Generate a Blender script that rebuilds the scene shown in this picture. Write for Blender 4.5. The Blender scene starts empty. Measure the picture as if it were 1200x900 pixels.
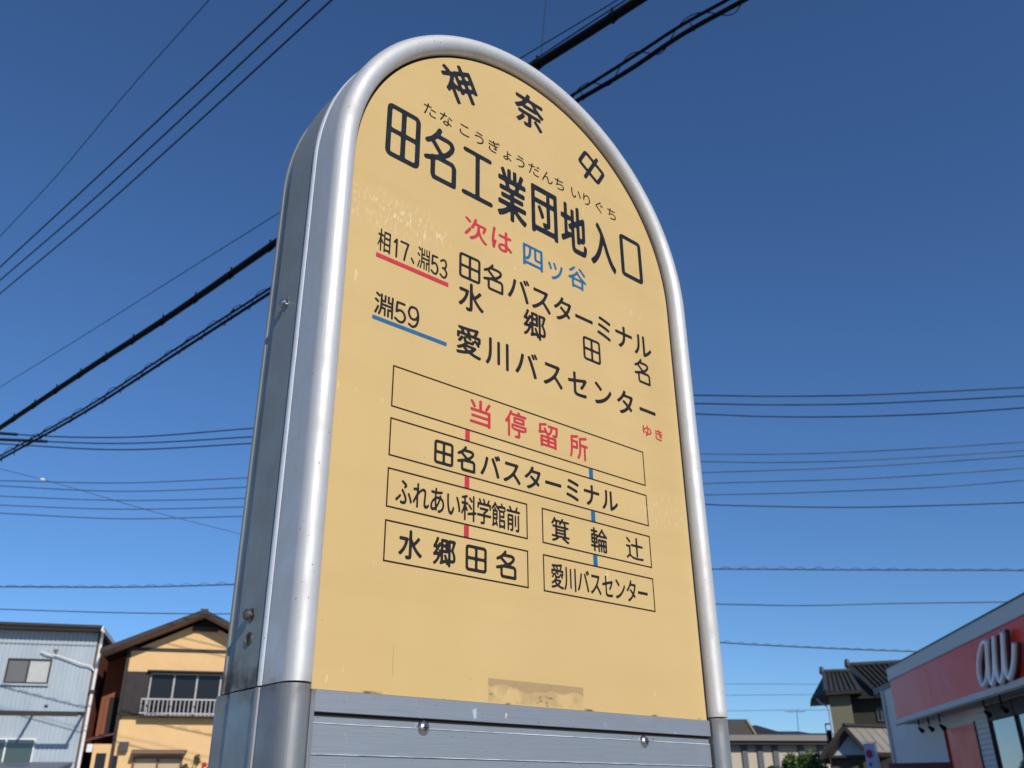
import bpy, bmesh, math, random, json
import numpy as np
from mathutils import Vector, Matrix
from mathutils.geometry import tessellate_polygon
random.seed(7)
sc = bpy.context.scene
col = sc.collection

# ------------------------------------------------------------------ camera
cd = bpy.data.cameras.new('camera'); cam = bpy.data.objects.new('camera', cd); col.objects.link(cam)
sc.camera = cam
cd.sensor_width = 36.0; cd.lens = 36.0 * 1045.9 / 1200.0
cd.clip_start = 0.02; cd.clip_end = 5000
YAW, PIT, ROL = -0.7272, 0.4430, -0.0116
M = Matrix.Rotation(YAW, 4, 'Z') @ Matrix.Rotation(math.pi/2 + PIT, 4, 'X') @ Matrix.Rotation(ROL, 4, 'Z')
cam.matrix_world = Matrix.Translation((-0.3351, -0.5973, 1.63 - 0.0783)) @ M
cd.dof.use_dof = True; cd.dof.focus_distance = 0.82; cd.dof.aperture_fstop = 17

# ------------------------------------------------------------------ light
SUN = Vector((-0.22, -1.0, 0.582)).normalized()
w = bpy.data.worlds.new('World'); sc.world = w; w.use_nodes = True
nt = w.node_tree; bg = nt.nodes['Background']
sky = nt.nodes.new('ShaderNodeTexSky'); sky.sky_type = 'NISHITA'; sky.sun_disc = False
sky.sun_elevation = math.asin(SUN.z); sky.sun_rotation = math.atan2(SUN.x, SUN.y) % (2*math.pi)
sky.altitude = 0; sky.air_density = 1.0; sky.dust_density = 0.0; sky.ozone_density = 10.0
nt.links.new(sky.outputs[0], bg.inputs[0]); bg.inputs[1].default_value = 0.113
sl = bpy.data.lights.new('sun', 'SUN'); sl.energy = 3.6; sl.angle = math.radians(0.53); sl.color = (1.0, 0.93, 0.82)
so = bpy.data.objects.new('sun', sl); col.objects.link(so); so.rotation_euler = SUN.to_track_quat('Z', 'Y').to_euler()
so.location = (-10, -40, 30)
sc.view_settings.view_transform = 'Standard'; sc.view_settings.look = 'None'
sc.view_settings.exposure = 0.0; sc.view_settings.gamma = 1.0
sc.render.engine = 'CYCLES'

# ------------------------------------------------------------------ materials
def mat(name, color, rough=0.6, metal=0.0, var=0.0, scale=8.0, bump=0.0, bscale=60.0, coat=0.0, spec=0.5, stretch=(1, 1, 1), trans=0.0, dirt=None):
    m = bpy.data.materials.new(name); m.use_nodes = True
    t = m.node_tree; N = t.nodes; L = t.links; b = N['Principled BSDF']
    b.inputs['Base Color'].default_value = (*color, 1); b.inputs['Roughness'].default_value = rough
    b.inputs['Metallic'].default_value = metal; b.inputs['Coat Weight'].default_value = coat
    b.inputs['Specular IOR Level'].default_value = spec
    if trans: b.inputs['Transmission Weight'].default_value = trans
    tc = N.new('ShaderNodeTexCoord'); mp = N.new('ShaderNodeMapping'); L.new(tc.outputs['Object'], mp.inputs[0])
    mp.inputs['Scale'].default_value = stretch
    src = None
    if var:
        no = N.new('ShaderNodeTexNoise'); no.inputs['Scale'].default_value = scale; no.inputs['Detail'].default_value = 6; no.inputs['Roughness'].default_value = 0.62
        L.new(mp.outputs[0], no.inputs[0])
        r = N.new('ShaderNodeMapRange'); r.inputs[1].default_value = 0.3; r.inputs[2].default_value = 0.7; r.inputs[3].default_value = 1 - var; r.inputs[4].default_value = 1 + var
        L.new(no.outputs[0], r.inputs[0])
        mx = N.new('ShaderNodeVectorMath'); mx.operation = 'SCALE'; mx.inputs[0].default_value = color; L.new(r.outputs[0], mx.inputs['Scale'])
        L.new(mx.outputs[0], b.inputs['Base Color']); src = mx.outputs[0]
        r2 = N.new('ShaderNodeMapRange'); r2.inputs[1].default_value = 0.3; r2.inputs[2].default_value = 0.7; r2.inputs[3].default_value = max(0, rough - 0.08); r2.inputs[4].default_value = min(1, rough + 0.1)
        L.new(no.outputs[0], r2.inputs[0]); L.new(r2.outputs[0], b.inputs['Roughness'])
    if bump:
        n2 = N.new('ShaderNodeTexNoise'); n2.inputs['Scale'].default_value = bscale; n2.inputs['Detail'].default_value = 5
        L.new(mp.outputs[0], n2.inputs[0]); bp = N.new('ShaderNodeBump'); bp.inputs['Strength'].default_value = bump; bp.inputs['Distance'].default_value = 0.01
        L.new(n2.outputs[0], bp.inputs['Height']); L.new(bp.outputs[0], b.inputs['Normal'])
    return m

def node_mask(t, vec, scale, lo, hi, detail=4, stretch=None):
    """noise thresholded to a 0..1 mask"""
    N, L = t.nodes, t.links
    v = vec
    if stretch:
        mp = N.new('ShaderNodeMapping'); mp.inputs['Scale'].default_value = stretch; L.new(vec, mp.inputs[0]); v = mp.outputs[0]
    no = N.new('ShaderNodeTexNoise'); no.inputs['Scale'].default_value = scale; no.inputs['Detail'].default_value = detail; L.new(v, no.inputs[0])
    r = N.new('ShaderNodeMapRange'); r.inputs[1].default_value = lo; r.inputs[2].default_value = hi; L.new(no.outputs[0], r.inputs[0])
    return r.outputs[0]

def mixc(t, a, b, fac):
    m = t.nodes.new('ShaderNodeMix'); m.data_type = 'RGBA'
    t.links.new(fac, m.inputs[0])
    for s, v in ((m.inputs[6], a), (m.inputs[7], b)):
        if isinstance(v, tuple): s.default_value = (*v, 1)
        else: t.links.new(v, s)
    return m.outputs[2]

def math_n(t, op, a, b=None, c=None):
    n = t.nodes.new('ShaderNodeMath'); n.operation = op
    for i, v in enumerate((a, b, c)):
        if v is None: continue
        if isinstance(v, (int, float)): n.inputs[i].default_value = v
        else: t.links.new(v, n.inputs[i])
    return n.outputs[0]

def band(t, val, lo, hi, soft):
    a = t.nodes.new('ShaderNodeMapRange'); a.inputs[1].default_value = lo - soft; a.inputs[2].default_value = lo; t.links.new(val, a.inputs[0])
    b = t.nodes.new('ShaderNodeMapRange'); b.inputs[1].default_value = hi; b.inputs[2].default_value = hi + soft; b.inputs[3].default_value = 1; b.inputs[4].default_value = 0; t.links.new(val, b.inputs[0])
    return math_n(t, 'MULTIPLY', a.outputs[0], b.outputs[0])

def aluminium(name, base, rough, grime=0.0, scratch=0.4, gz=0.0, gup=0.02, axis='Z', metal=0.55, marks=0.0):
    """brushed weathered aluminium: streaks along the extrusion, specks, pits and brown grime at the joint height gz"""
    m = bpy.data.materials.new(name); m.use_nodes = True
    t = m.node_tree; N = t.nodes; L = t.links; b = N['Principled BSDF']
    tc = N.new('ShaderNodeTexCoord'); ob = tc.outputs['Object']
    st = (60, 60, 3) if axis == 'Z' else (3, 60, 60)
    streak = node_mask(t, ob, 6.0, 0.3, 0.7, 6, st)
    cloud = node_mask(t, ob, 30.0, 0.35, 0.7, 8)
    c = mixc(t, tuple(x*0.90 for x in base), base, streak)
    c = mixc(t, c, tuple(x*0.82 for x in base), cloud)
    speck = node_mask(t, ob, 420.0, 0.71, 0.75, 2)
    c = mixc(t, c, (0.09, 0.075, 0.06), speck)
    sx = N.new('ShaderNodeSeparateXYZ'); L.new(ob, sx.inputs[0])
    if grime:
        bnd = band(t, sx.outputs[2], gz - 0.001, gz + 0.001, gup)
        gn = node_mask(t, ob, 70.0, 0.35, 0.75, 6)
        g = math_n(t, 'MULTIPLY', bnd, gn); g = math_n(t, 'MULTIPLY', g, grime)
        c = mixc(t, c, (0.075, 0.047, 0.022), g)
        L.new(math_n(t, 'SUBTRACT', metal, g), b.inputs['Metallic'])
    else: b.inputs['Metallic'].default_value = metal
    if marks:
        mk = node_mask(t, ob, 60.0, 0.66, 0.72, 3, (1.8, 1, 0.9)); mk2 = node_mask(t, ob, 9.0, 0.5, 0.6, 2)
        c = mixc(t, c, (0.85, 0.86, 0.88), math_n(t, 'MULTIPLY', math_n(t, 'MULTIPLY', mk, mk2), marks))
    L.new(c, b.inputs['Base Color'])
    rr = N.new('ShaderNodeMapRange'); rr.inputs[3].default_value = rough - 0.05; rr.inputs[4].default_value = rough + 0.12; L.new(cloud, rr.inputs[0]); L.new(rr.outputs[0], b.inputs['Roughness'])
    bp = N.new('ShaderNodeBump'); bp.inputs['Strength'].default_value = scratch; bp.inputs['Distance'].default_value = 0.0004
    n2 = N.new('ShaderNodeTexNoise'); n2.inputs['Scale'].default_value = 12.0; n2.inputs['Detail'].default_value = 8
    mp = N.new('ShaderNodeMapping'); mp.inputs['Scale'].default_value = st; L.new(ob, mp.inputs[0]); L.new(mp.outputs[0], n2.inputs[0])
    L.new(n2.outputs[0], bp.inputs['Height']); L.new(bp.outputs[0], b.inputs['Normal'])
    return m

def board_mat():
    m = bpy.data.materials.new('yellow_board'); m.use_nodes = True
    t = m.node_tree; N = t.nodes; L = t.links; b = N['Principled BSDF']
    tc = N.new('ShaderNodeTexCoord'); ob = tc.outputs['Object']
    base = (0.63, 0.435, 0.175)
    cloud = node_mask(t, ob, 7.0, 0.3, 0.72, 5)
    c = mixc(t, base, (0.60, 0.415, 0.172), cloud)
    streak = node_mask(t, ob, 9.0, 0.42, 0.8, 6, (1.0, 1.0, 0.18))
    c = mixc(t, c, (0.66, 0.465, 0.20), streak)
    mr = N.new('ShaderNodeMapping'); mr.inputs['Rotation'].default_value = (0, math.radians(38), 0); mr.inputs['Scale'].default_value = (0.5, 1, 7); L.new(ob, mr.inputs[0])
    dg = node_mask(t, mr.outputs[0], 6.0, 0.45, 0.75, 5); c = mixc(t, c, (0.57, 0.385, 0.15), math_n(t, 'MULTIPLY', dg, 0.55))
    big = node_mask(t, ob, 3.0, 0.35, 0.65, 3); c = mixc(t, c, (0.665, 0.47, 0.21), math_n(t, 'MULTIPLY', big, 0.6))
    sx = N.new('ShaderNodeSeparateXYZ'); L.new(ob, sx.inputs[0])
    x, z = sx.outputs[0], sx.outputs[2]
    # pale scuffs left of the route numbers and right of the table
    for (x0, x1, z0, z1, k) in ((-0.01, 0.085, 0.415, 0.450, 0.42), (0.385, 0.47, 0.200, 0.228, 0.35), (0.035, 0.105, 0.4335, 0.4365, 0.9)):
        f = math_n(t, 'MULTIPLY', band(t, x, x0, x1, 0.02), band(t, z, z0, z1, 0.012))
        s = math_n(t, 'MULTIPLY', node_mask(t, ob, 110.0, 0.52, 0.72, 6, (2.6, 1.0, 1.1)), math_n(t, 'MULTIPLY', f, k))
        c = mixc(t, c, (0.86, 0.70, 0.44), s)
    # thin vertical drip stains and small specks
    sp = node_mask(t, ob, 260.0, 0.735, 0.76, 2); c = mixc(t, c, (0.30, 0.20, 0.09), math_n(t, 'MULTIPLY', sp, 0.5))
    sp = node_mask(t, ob, 120.0, 0.70, 0.74, 3, (1, 1, 0.3)); c = mixc(t, c, (0.80, 0.64, 0.38), math_n(t, 'MULTIPLY', sp, 0.5))
    dr = math_n(t, 'MULTIPLY', band(t, x, 0.0705, 0.0709, 0.0004), band(t, z, 0.016, 0.034, 0.004)); c = mixc(t, c, (0.35, 0.23, 0.1), math_n(t, 'MULTIPLY', dr, 0.5))
    eg = math_n(t, 'MULTIPLY', band(t, z, -0.01, 0.0008, 0.0012), node_mask(t, ob, 60.0, 0.56, 0.64, 6, (0.5, 1, 1))); c = mixc(t, c, (0.10, 0.06, 0.03), math_n(t, 'MULTIPLY', eg, 0.9))
    # residue of a removed sticker
    f = math_n(t, 'MULTIPLY', band(t, x, 0.1675, 0.2790, 0.0015), band(t, z, 0.0012, 0.0193, 0.0008))
    n1 = node_mask(t, ob, 55.0, 0.42, 0.60, 8)
    edge = math_n(t, 'MULTIPLY', band(t, math_n(t, 'ADD', z, math_n(t, 'MULTIPLY', node_mask(t, ob, 40.0, 0.3, 0.7, 4), 0.006)), 0.0165, 0.03, 0.0025), 0.9)
    f1 = math_n(t, 'MULTIPLY', f, math_n(t, 'MAXIMUM', math_n(t, 'MULTIPLY', n1, 0.55), edge))
    c = mixc(t, c, (0.36, 0.25, 0.13), math_n(t, 'MULTIPLY', f1, 0.85))
    n2 = node_mask(t, ob, 190.0, 0.54, 0.62, 6, (0.6, 1, 1.6)); n3 = node_mask(t, ob, 25.0, 0.44, 0.54, 3)
    c = mixc(t, c, (0.10, 0.07, 0.04), math_n(t, 'MULTIPLY', math_n(t, 'MULTIPLY', f, n2), math_n(t, 'MULTIPLY', n3, 0.55)))
    L.new(c, b.inputs['Base Color'])
    b.inputs['Roughness'].default_value = 0.42; b.inputs['Specular IOR Level'].default_value = 0.35
    n4 = N.new('ShaderNodeTexNoise'); n4.inputs['Scale'].default_value = 5.0; L.new(ob, n4.inputs[0])
    bp = N.new('ShaderNodeBump'); bp.inputs['Strength'].default_value = 0.15; bp.inputs['Distance'].default_value = 0.004
    L.new(n4.outputs[0], bp.inputs['Height']); L.new(bp.outputs[0], b.inputs['Normal'])
    return m

# ------------------------------------------------------------------ object helpers
def link(name, me, m=None, parent=None, smooth=None):
    o = bpy.data.objects.new(name, me); col.objects.link(o)
    if m is not None: me.materials.append(m)
    if parent is not None: o.parent = parent
    if smooth is not None:
        for p in me.polygons: p.use_smooth = True
        me.set_sharp_from_angle(angle=math.radians(smooth))
    return o

def pyd(name, verts, faces, m=None, parent=None, smooth=None):
    me = bpy.data.meshes.new(name); me.from_pydata([tuple(v) for v in verts], [], faces); me.update()
    bm = bmesh.new(); bm.from_mesh(me); bmesh.ops.recalc_face_normals(bm, faces=bm.faces); bm.to_mesh(me); bm.free()
    return link(name, me, m, parent, smooth)

def tag(o, label=None, cat=None, group=None, kind=None):
    if label: o['label'] = label
    if cat: o['category'] = cat
    if group: o['group'] = group
    if kind: o['kind'] = kind
    return o

def empty(name, loc=(0, 0, 0), rz=0, **k):
    o = bpy.data.objects.new(name, None); col.objects.link(o); o.location = loc; o.rotation_euler = (0, 0, rz)
    o.empty_display_size = 0.1
    return tag(o, **k)

class MB:
    """collects boxes, prisms and tubes into one mesh"""
    def __init__(s): s.v = []; s.f = []
    def add(s, v, f):
        k = len(s.v); s.v += [tuple(p) for p in v]; s.f += [tuple(i + k for i in q) for q in f]; return s
    def box(s, x0, x1, y0, y1, z0, z1):
        return s.add([(x0,y0,z0),(x1,y0,z0),(x1,y1,z0),(x0,y1,z0),(x0,y0,z1),(x1,y0,z1),(x1,y1,z1),(x0,y1,z1)],
                     [(0,3,2,1),(4,5,6,7),(0,1,5,4),(1,2,6,5),(2,3,7,6),(3,0,4,7)])
    def prism(s, poly, d):
        """poly: 3D points in a plane, pushed along vector d"""
        n = len(poly); d = Vector(d)
        v = [Vector(p) for p in poly] + [Vector(p) + d for p in poly]
        f = [tuple(range(n)), tuple(range(2*n-1, n-1, -1))] + [(i, (i+1) % n, (i+1) % n + n, i + n) for i in range(n)]
        return s.add(v, f)
    def bar(s, a, b, wd, ht=None, up=(0, 0, 1)):
        a, b = Vector(a), Vector(b); ht = ht or wd; d = (b - a).normalized(); u = Vector(up)
        if abs(d.dot(u)) > 0.98: u = Vector((0, 1, 0))
        x = d.cross(u).normalized() * wd/2; y = x.cross(d).normalized() * ht/2
        return s.prism([a - x - y, a + x - y, a + x + y, a - x + y], b - a)
    def tube(s, pts, r, n=8, caps=True, rz=None):
        pts = [Vector(p) for p in pts]; k0 = len(s.v); rz = rz or r
        prev = None
        for i, p in enumerate(pts):
            d = (pts[min(i+1, len(pts)-1)] - pts[max(i-1, 0)])
            d = d.normalized() if d.length > 1e-9 else Vector((0, 0, 1))
            if prev is None:
                u = Vector((0, 0, 1)) if abs(d.z) < 0.9 else Vector((0, 1, 0))
                x = d.cross(u).normalized()
            else:
                x = (prev - d * prev.dot(d)).normalized()
            prev = x; y = x.cross(d)
            for j in range(n):
                a = 2*math.pi*j/n; s.v.append(tuple(p + x*math.cos(a)*r + y*math.sin(a)*rz))
        for i in range(len(pts)-1):
            for j in range(n):
                a = k0 + i*n + j; b = k0 + i*n + (j+1) % n; s.f.append((a, b, b+n, a+n))
        if caps:
            s.f.append(tuple(k0 + j for j in range(n))[::-1]); s.f.append(tuple(k0 + (len(pts)-1)*n + j for j in range(n)))
        return s
    def lathe(s, prof, c, axis, n=16):
        """prof: (radius, height) pairs along axis"""
        a = Vector(axis).normalized(); u = a.orthogonal().normalized(); v = a.cross(u); k0 = len(s.v); c = Vector(c)
        for r, h in prof:
            for j in range(n):
                t = 2*math.pi*j/n; s.v.append(tuple(c + a*h + u*math.cos(t)*r + v*math.sin(t)*r))
        for i in range(len(prof)-1):
            for j in range(n):
                p = k0 + i*n + j; q = k0 + i*n + (j+1) % n; s.f.append((p, q, q+n, p+n))
        s.f.append(tuple(k0 + j for j in range(n))[::-1]); s.f.append(tuple(k0 + (len(prof)-1)*n + j for j in range(n)))
        return s
    def build(s, name, m, parent=None, smooth=None): return pyd(name, s.v, s.f, m, parent, smooth)

def smoothpts(P, k=8):
    """Catmull-Rom through P (non-uniform spacing tolerated by chord-length parametrisation)"""
    P = [Vector(p) for p in P]; out = []
    P = [P[0]] + [b for a, b in zip(P[:-1], P[1:]) if (b-a).length > 1e-6]
    T = [0]
    for i in range(1, len(P)): T.append(T[-1] + (P[i]-P[i-1]).length)
    def tang(i):
        if i == 0: return (P[1]-P[0])/(T[1]-T[0])
        if i == len(P)-1: return (P[-1]-P[-2])/(T[-1]-T[-2])
        a = (P[i]-P[i-1])/(T[i]-T[i-1]); b = (P[i+1]-P[i])/(T[i+1]-T[i]); w0 = T[i+1]-T[i]; w1 = T[i]-T[i-1]
        return (a*w0 + b*w1)/(w0+w1)
    for i in range(len(P)-1):
        h = T[i+1]-T[i]; m0, m1 = tang(i)*h, tang(i+1)*h
        for j in range(k):
            t = j/k; out.append(P[i]*(2*t**3-3*t*t+1) + m0*(t**3-2*t*t+t) + P[i+1]*(3*t*t-2*t**3) + m1*(t**3-t*t))
    return out + [P[-1]]

# ------------------------------------------------------------------ colours
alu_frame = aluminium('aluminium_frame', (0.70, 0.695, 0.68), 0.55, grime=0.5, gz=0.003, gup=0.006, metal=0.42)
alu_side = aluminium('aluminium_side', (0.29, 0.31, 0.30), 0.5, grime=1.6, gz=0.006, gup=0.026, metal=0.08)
alu_bead = aluminium('aluminium_bead', (0.88, 0.88, 0.86), 0.40, grime=0.7, gz=0.006, gup=0.012, metal=0.3)
alu_low = aluminium('aluminium_slats', (0.40, 0.425, 0.455), 0.42, axis='X', scratch=0.5, marks=0.8)
alu_post = aluminium('aluminium_post', (0.33, 0.335, 0.34), 0.40, grime=1.0, gz=0.0, gup=0.012)
board_m = board_mat()
ink = mat('dark_ink', (0.013, 0.0155, 0.022), 0.5, var=0.25, scale=90, spec=0.2)
ink_soft = mat('soft_black_ink', (0.019, 0.0155, 0.0155), 0.5, var=0.25, scale=90, spec=0.2)
ink_red = mat('red_ink', (0.55, 0.028, 0.04), 0.45, var=0.08, scale=60)
ink_blue = mat('blue_ink', (0.012, 0.125, 0.29), 0.45, var=0.08, scale=60)
line_m = mat('line_ink', (0.022, 0.013, 0.008), 0.5, var=0.1, scale=60, spec=0.2)
steel = mat('stainless_steel', (0.55, 0.53, 0.50), 0.28, 1.0, var=0.2, scale=300)
steel_dull = mat('dull_bolt', (0.20, 0.17, 0.15), 0.5, 0.9, var=0.3, scale=300)
black = mat('black_gap', (0.012, 0.010, 0.009), 0.8)
rubber = mat('cable_black', (0.006, 0.006, 0.008), 0.7, spec=0.1)
wire_m = mat('wire_dark', (0.012, 0.015, 0.024), 0.6, spec=0.2)
wire_far = mat('wire_weathered', (0.035, 0.045, 0.065), 0.6)
concrete = mat('concrete', (0.32, 0.31, 0.29), 0.85, var=0.12, scale=4, bump=0.3)
asphalt = mat('asphalt', (0.052, 0.052, 0.055), 0.9, var=0.2, scale=3, bump=0.5, bscale=200)
paving = mat('paving', (0.36, 0.34, 0.31), 0.85, var=0.12, scale=2, bump=0.2)
soil = mat('ground_soil', (0.16, 0.15, 0.12), 0.95, var=0.2, scale=0.2)
white_paint = mat('white_line_paint', (0.72, 0.72, 0.70), 0.7, var=0.1, scale=3)

# ------------------------------------------------------------------ ground
def sheet(name, pts, z, m, **k):
    o = pyd(name, [(x, y, z) for x, y in pts], [tuple(range(len(pts)))], m); tag(o, kind='structure', **k); return o
sheet('ground', [(-2500, -2500), (2500, -2500), (2500, 2500), (-2500, 2500)], -0.13, soil)
e116 = Vector((0.8988, -0.4384, 0)); n116 = Vector((0.4384, 0.8988, 0))
def st(u, v): p = e116*u + n116*v; return (p.x, p.y)
sheet('road', [st(-150, 2.0), st(150, 2.0), st(150, 9.5), st(-150, 9.5)], -0.126, asphalt)
for k in range(2):
    sheet('road_marking', [st(-150, 2.4 + k*6.55), st(150, 2.4 + k*6.55), st(150, 2.55 + k*6.55), st(-150, 2.55 + k*6.55)], -0.122, white_paint)
pv = MB(); pv.prism([(*st(-150, -2.2), 0), (*st(150, -2.2), 0), (*st(150, 1.85), 0), (*st(-150, 1.85), 0)], (0, 0, -0.12))
tag(pv.build('pavement', paving), kind='structure')
kb = MB(); kb.prism([(*st(-150, 1.853), 0.003), (*st(150, 1.853), 0.003), (*st(150, 2.0), 0.003), (*st(-150, 2.0), 0.003)], (0, 0, -0.125))
tag(kb.build('kerb', concrete), kind='structure')
sheet('forecourt', [st(-150, 9.6), st(150, 9.6), st(150, 60), st(-150, 60)], -0.118, paving)

# ------------------------------------------------------------------ the bus stop sign
Z0 = 1.63
sign = empty('bus_stop_sign', (0.23, 0.045, 0), label='yellow arched bus stop board in a silver aluminium frame, filling the middle of the view', cat='bus stop sign')
W_, ZC, RAD = 0.46, 0.4818, 0.23
def place(o):
    o.parent = sign; o.location = (-0.23, -0.045, Z0); return o
def path(zb, arch=True, side=0, na=72):
    P = []
    if arch:
        P.append((0, zb, -1, 0)); 
        for i in range(1, 9): P.append((0, zb + (ZC-zb)*i/9, -1, 0))
        for i in range(na+1):
            a = math.pi - math.pi*i/na; P.append((RAD + RAD*math.cos(a), ZC + RAD*math.sin(a), math.cos(a), math.sin(a)))
        for i in range(8, 0, -1): P.append((W_, zb + (ZC-zb)*i/9, 1, 0))
        P.append((W_, zb, 1, 0))
    return P
def sweep(name, prof, P, m, smooth=35):
    """prof: (n, y) closed loop"""
    v = []; f = []; k = len(prof)
    for (x, z, nx, nz) in P:
        for n, y in prof: v.append((x + nx*n, y, z + nz*n))
    for i in range(len(P)-1):
        for j in range(k):
            a = i*k + j; b = i*k + (j+1) % k; f.append((a, b, b+k, a+k))
    f.append(tuple(range(k))[::-1]); f.append(tuple((len(P)-1)*k + j for j in range(k)))
    return place(pyd(name, v, f, m, None, smooth))
def arc(cn, cy, r, a0, a1, k, ry=None):
    return [(cn + r*math.cos(math.radians(a0 + (a1-a0)*i/k)), cy + (ry or r)*math.sin(math.radians(a0 + (a1-a0)*i/k))) for i in range(k+1)]
UP = path(0.0032)
front_prof = arc(0.0128, -0.0022, 0.0108, -180, 0, 20) + [(0.0240, 0.0262), (0.0234, 0.0268), (0.0020, 0.0268)]
sweep('front_frame', front_prof, UP, alu_frame)
sweep('bead', arc(0.0224, 0.0318, 0.0028, -90, 90, 8, 0.0040) + [(0.018, 0.0358), (0.018, 0.0278)], UP, alu_bead)
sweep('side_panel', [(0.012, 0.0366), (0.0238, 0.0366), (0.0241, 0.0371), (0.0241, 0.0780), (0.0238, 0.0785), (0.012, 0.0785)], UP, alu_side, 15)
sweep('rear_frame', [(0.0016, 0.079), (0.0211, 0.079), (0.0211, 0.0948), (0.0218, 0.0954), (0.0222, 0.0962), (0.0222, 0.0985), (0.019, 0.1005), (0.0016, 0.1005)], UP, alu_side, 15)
core = [(-0.0005, 0.0036), (0.0170, 0.0275), (0.0170, 0.079), (-0.0005, 0.0975)]
# inner body of the box, behind both faces
def arch_poly(n, zb, k=72):
    pts = [(-n, zb)]
    for i in range(k+1):
        a = math.pi - math.pi*i/k; pts.append((RAD + (RAD+n)*math.cos(a), ZC + (RAD+n)*math.sin(a)))
    pts.append((W_+n, zb)); return pts
def arch_plate(name, n, zb, y0, y1, m):
    b = MB(); b.prism([(x, y0, z) for x, z in arch_poly(n, zb)], (0, y1-y0, 0)); o = b.build(name, m); return place(o)
arch_plate('box_core', 0.0165, 0.0032, 0.0272, 0.0788, black)
arch_plate('inner_tray', 0.0014, 0.004, 0.0032, 0.0270, black)
arch_plate('gap_shade', 0.0034, 0.0042, 0.0010, 0.0031, mat('brown_gap_shade', (0.018, 0.009, 0.004), 0.85))  # added dark plate: shade of the gap round the board, as colour
arch_plate('rear_tray', 0.0014, 0.004, 0.0790, 0.0960, black)
bo_ = arch_plate('board', -0.0015, 0.0, 0.0, 0.0030, board_m); bo_.location.x -= 0.0008
arch_plate('board', -0.0007, 0.0, 0.0962, 0.0985, board_m)

# lower body: two posts, trims and slats
def post(side):
    root_x = 0.0 if side < 0 else W_
    sgn = side
    prof = arc(0.0130, 0.0, 0.0118, -165, 0, 18) + [(0.0248, 0.0262), (0.0242, 0.0270), (0.0242, 0.0278)] + arc(0.0238, 0.0318, 0.0028, -80, 80, 6, 0.0034) + \
        [(0.0242, 0.0360), (0.0246, 0.0368), (0.0246, 0.0765), (0.0222, 0.0785), (0.0222, 0.088)] + [(0.0240, 0.0950), (0.0243, 0.0985), (0.024, 0.1015), (0.002, 0.1015), (0.002, 0.006)]
    P = [(root_x, z, sgn, 0) for z in (0.0019, -0.4, -0.9, Z0*-1 + 0.06)]
    v = []; f = []; k = len(prof)
    for (x, z, nx, nz) in P:
        for n, y in prof: v.append((x + nx*n, y, z))
    for i in range(len(P)-1):
        for j in range(k):
            a = i*k + j; b = i*k + (j+1) % k; f.append((a, b, b+k, a+k))
    f.append(tuple(range(k))[::-1]); f.append(tuple((len(P)-1)*k + j for j in range(k)))
    return place(pyd('post', v, f, alu_post, None, 15))
post(-1); post(1)
b = MB(); b.box(-0.0026, 0.0008, -0.0068, -0.0040, -1.5, -0.0008); place(b.build('post_lip', alu_post))
b = MB(); b.box(0.0010, 0.4590, 0.0012, 0.098, -1.3, -0.0155); place(b.build('lower_core', black))
def slat(name, z1, z0, y, m=alu_low, ch=0.0006):
    v = [(0.0012, y + ch, z1), (0.0012, y, z1 - ch*1.3), (0.0012, y, z0 + ch*0.5), (0.0012, y + ch, z0), (0.0012, 0.0125, z0), (0.0012, 0.0125, z1)]
    b = MB(); b.prism(v, (0.4577, 0, 0)); return place(b.build(name, m))
slat('trim', -0.0004, -0.0153, -0.0022, ch=0.0005)
slat('slat', -0.0178, -0.0227, 0.0008)
edge_highlight_m = mat('aluminium_edge_highlight', (0.72, 0.74, 0.78), 0.45, 0.3, var=0.5, scale=25, stretch=(1, 1, 1))  # bright strips: slat edge highlight put into the colour, with worn metal
def edge_strip(z_): place(MB().box(0.0014, 0.4586, -0.0007, 0.003, z_ - 0.0001, z_ + 0.00035).build('worn_edge_highlight', edge_highlight_m))
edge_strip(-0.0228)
zz = -0.0228
for i in range(22):
    slat('slat', zz, zz - 0.0204, -0.0002 if i % 2 == 0 else 0.0006, ch=0.0005); zz -= 0.02045
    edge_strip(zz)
b = MB(); b.box(0.0012, 0.4588, 0.0006, 0.02, -1.3, zz - 0.0002); place(b.build('timetable_panel', mat('timetable_white', (0.7, 0.7, 0.68), 0.4, var=0.05)))
b = MB(); b.box(-0.06, 0.52, -0.08, 0.18, -1.57, -1.53).box(-0.09, 0.55, -0.12, 0.22, -1.63, -1.571); place(b.build('base', concrete))
# crossed rivets on the trim, bolts and lock on the side
def rivet(x, z, y, r=0.0056, parent=True):
    prof = [(r, 0.0), (r*0.98, 0.0010), (r*0.80, 0.0024), (r*0.5, 0.0034), (r*0.2, 0.0038), (0.0003, 0.0039)]
    o = MB().lathe(prof, (x, y, z), (0, -1, 0), 24).build('rivet', steel, None, 60); place(o)
    c = MB().box(x - r*0.42, x + r*0.42, y - 0.00405, y - 0.003, z - r*0.10, z + r*0.10).box(x - r*0.10, x + r*0.10, y - 0.00412, y - 0.0031, z - r*0.42, z + r*0.42)
    k = c.build('cross_slot', black); k.parent = o
rivet(0.1006, -0.0221, 0.0004); rivet(0.3584, -0.0234, 0.0004)
def side_screw(y, z, r, h, m, x=-0.0241):
    prof = [(r*1.25, -0.001), (r*1.25, 0.0005), (r*0.5, 0.0006), (r*0.5, h*0.35), (r, h*0.4), (r, h*0.75), (r*0.7, h*0.97), (0.0002, h)]
    return place(MB().lathe(prof, (x, y, z), (-1, 0, 0), 20).build('screw', m, None, 40))
side_screw(0.0575, 0.3340, 0.0042, 0.0062, steel)
side_screw(0.0565, 0.0575, 0.0043, 0.0064, steel_dull)
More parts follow.
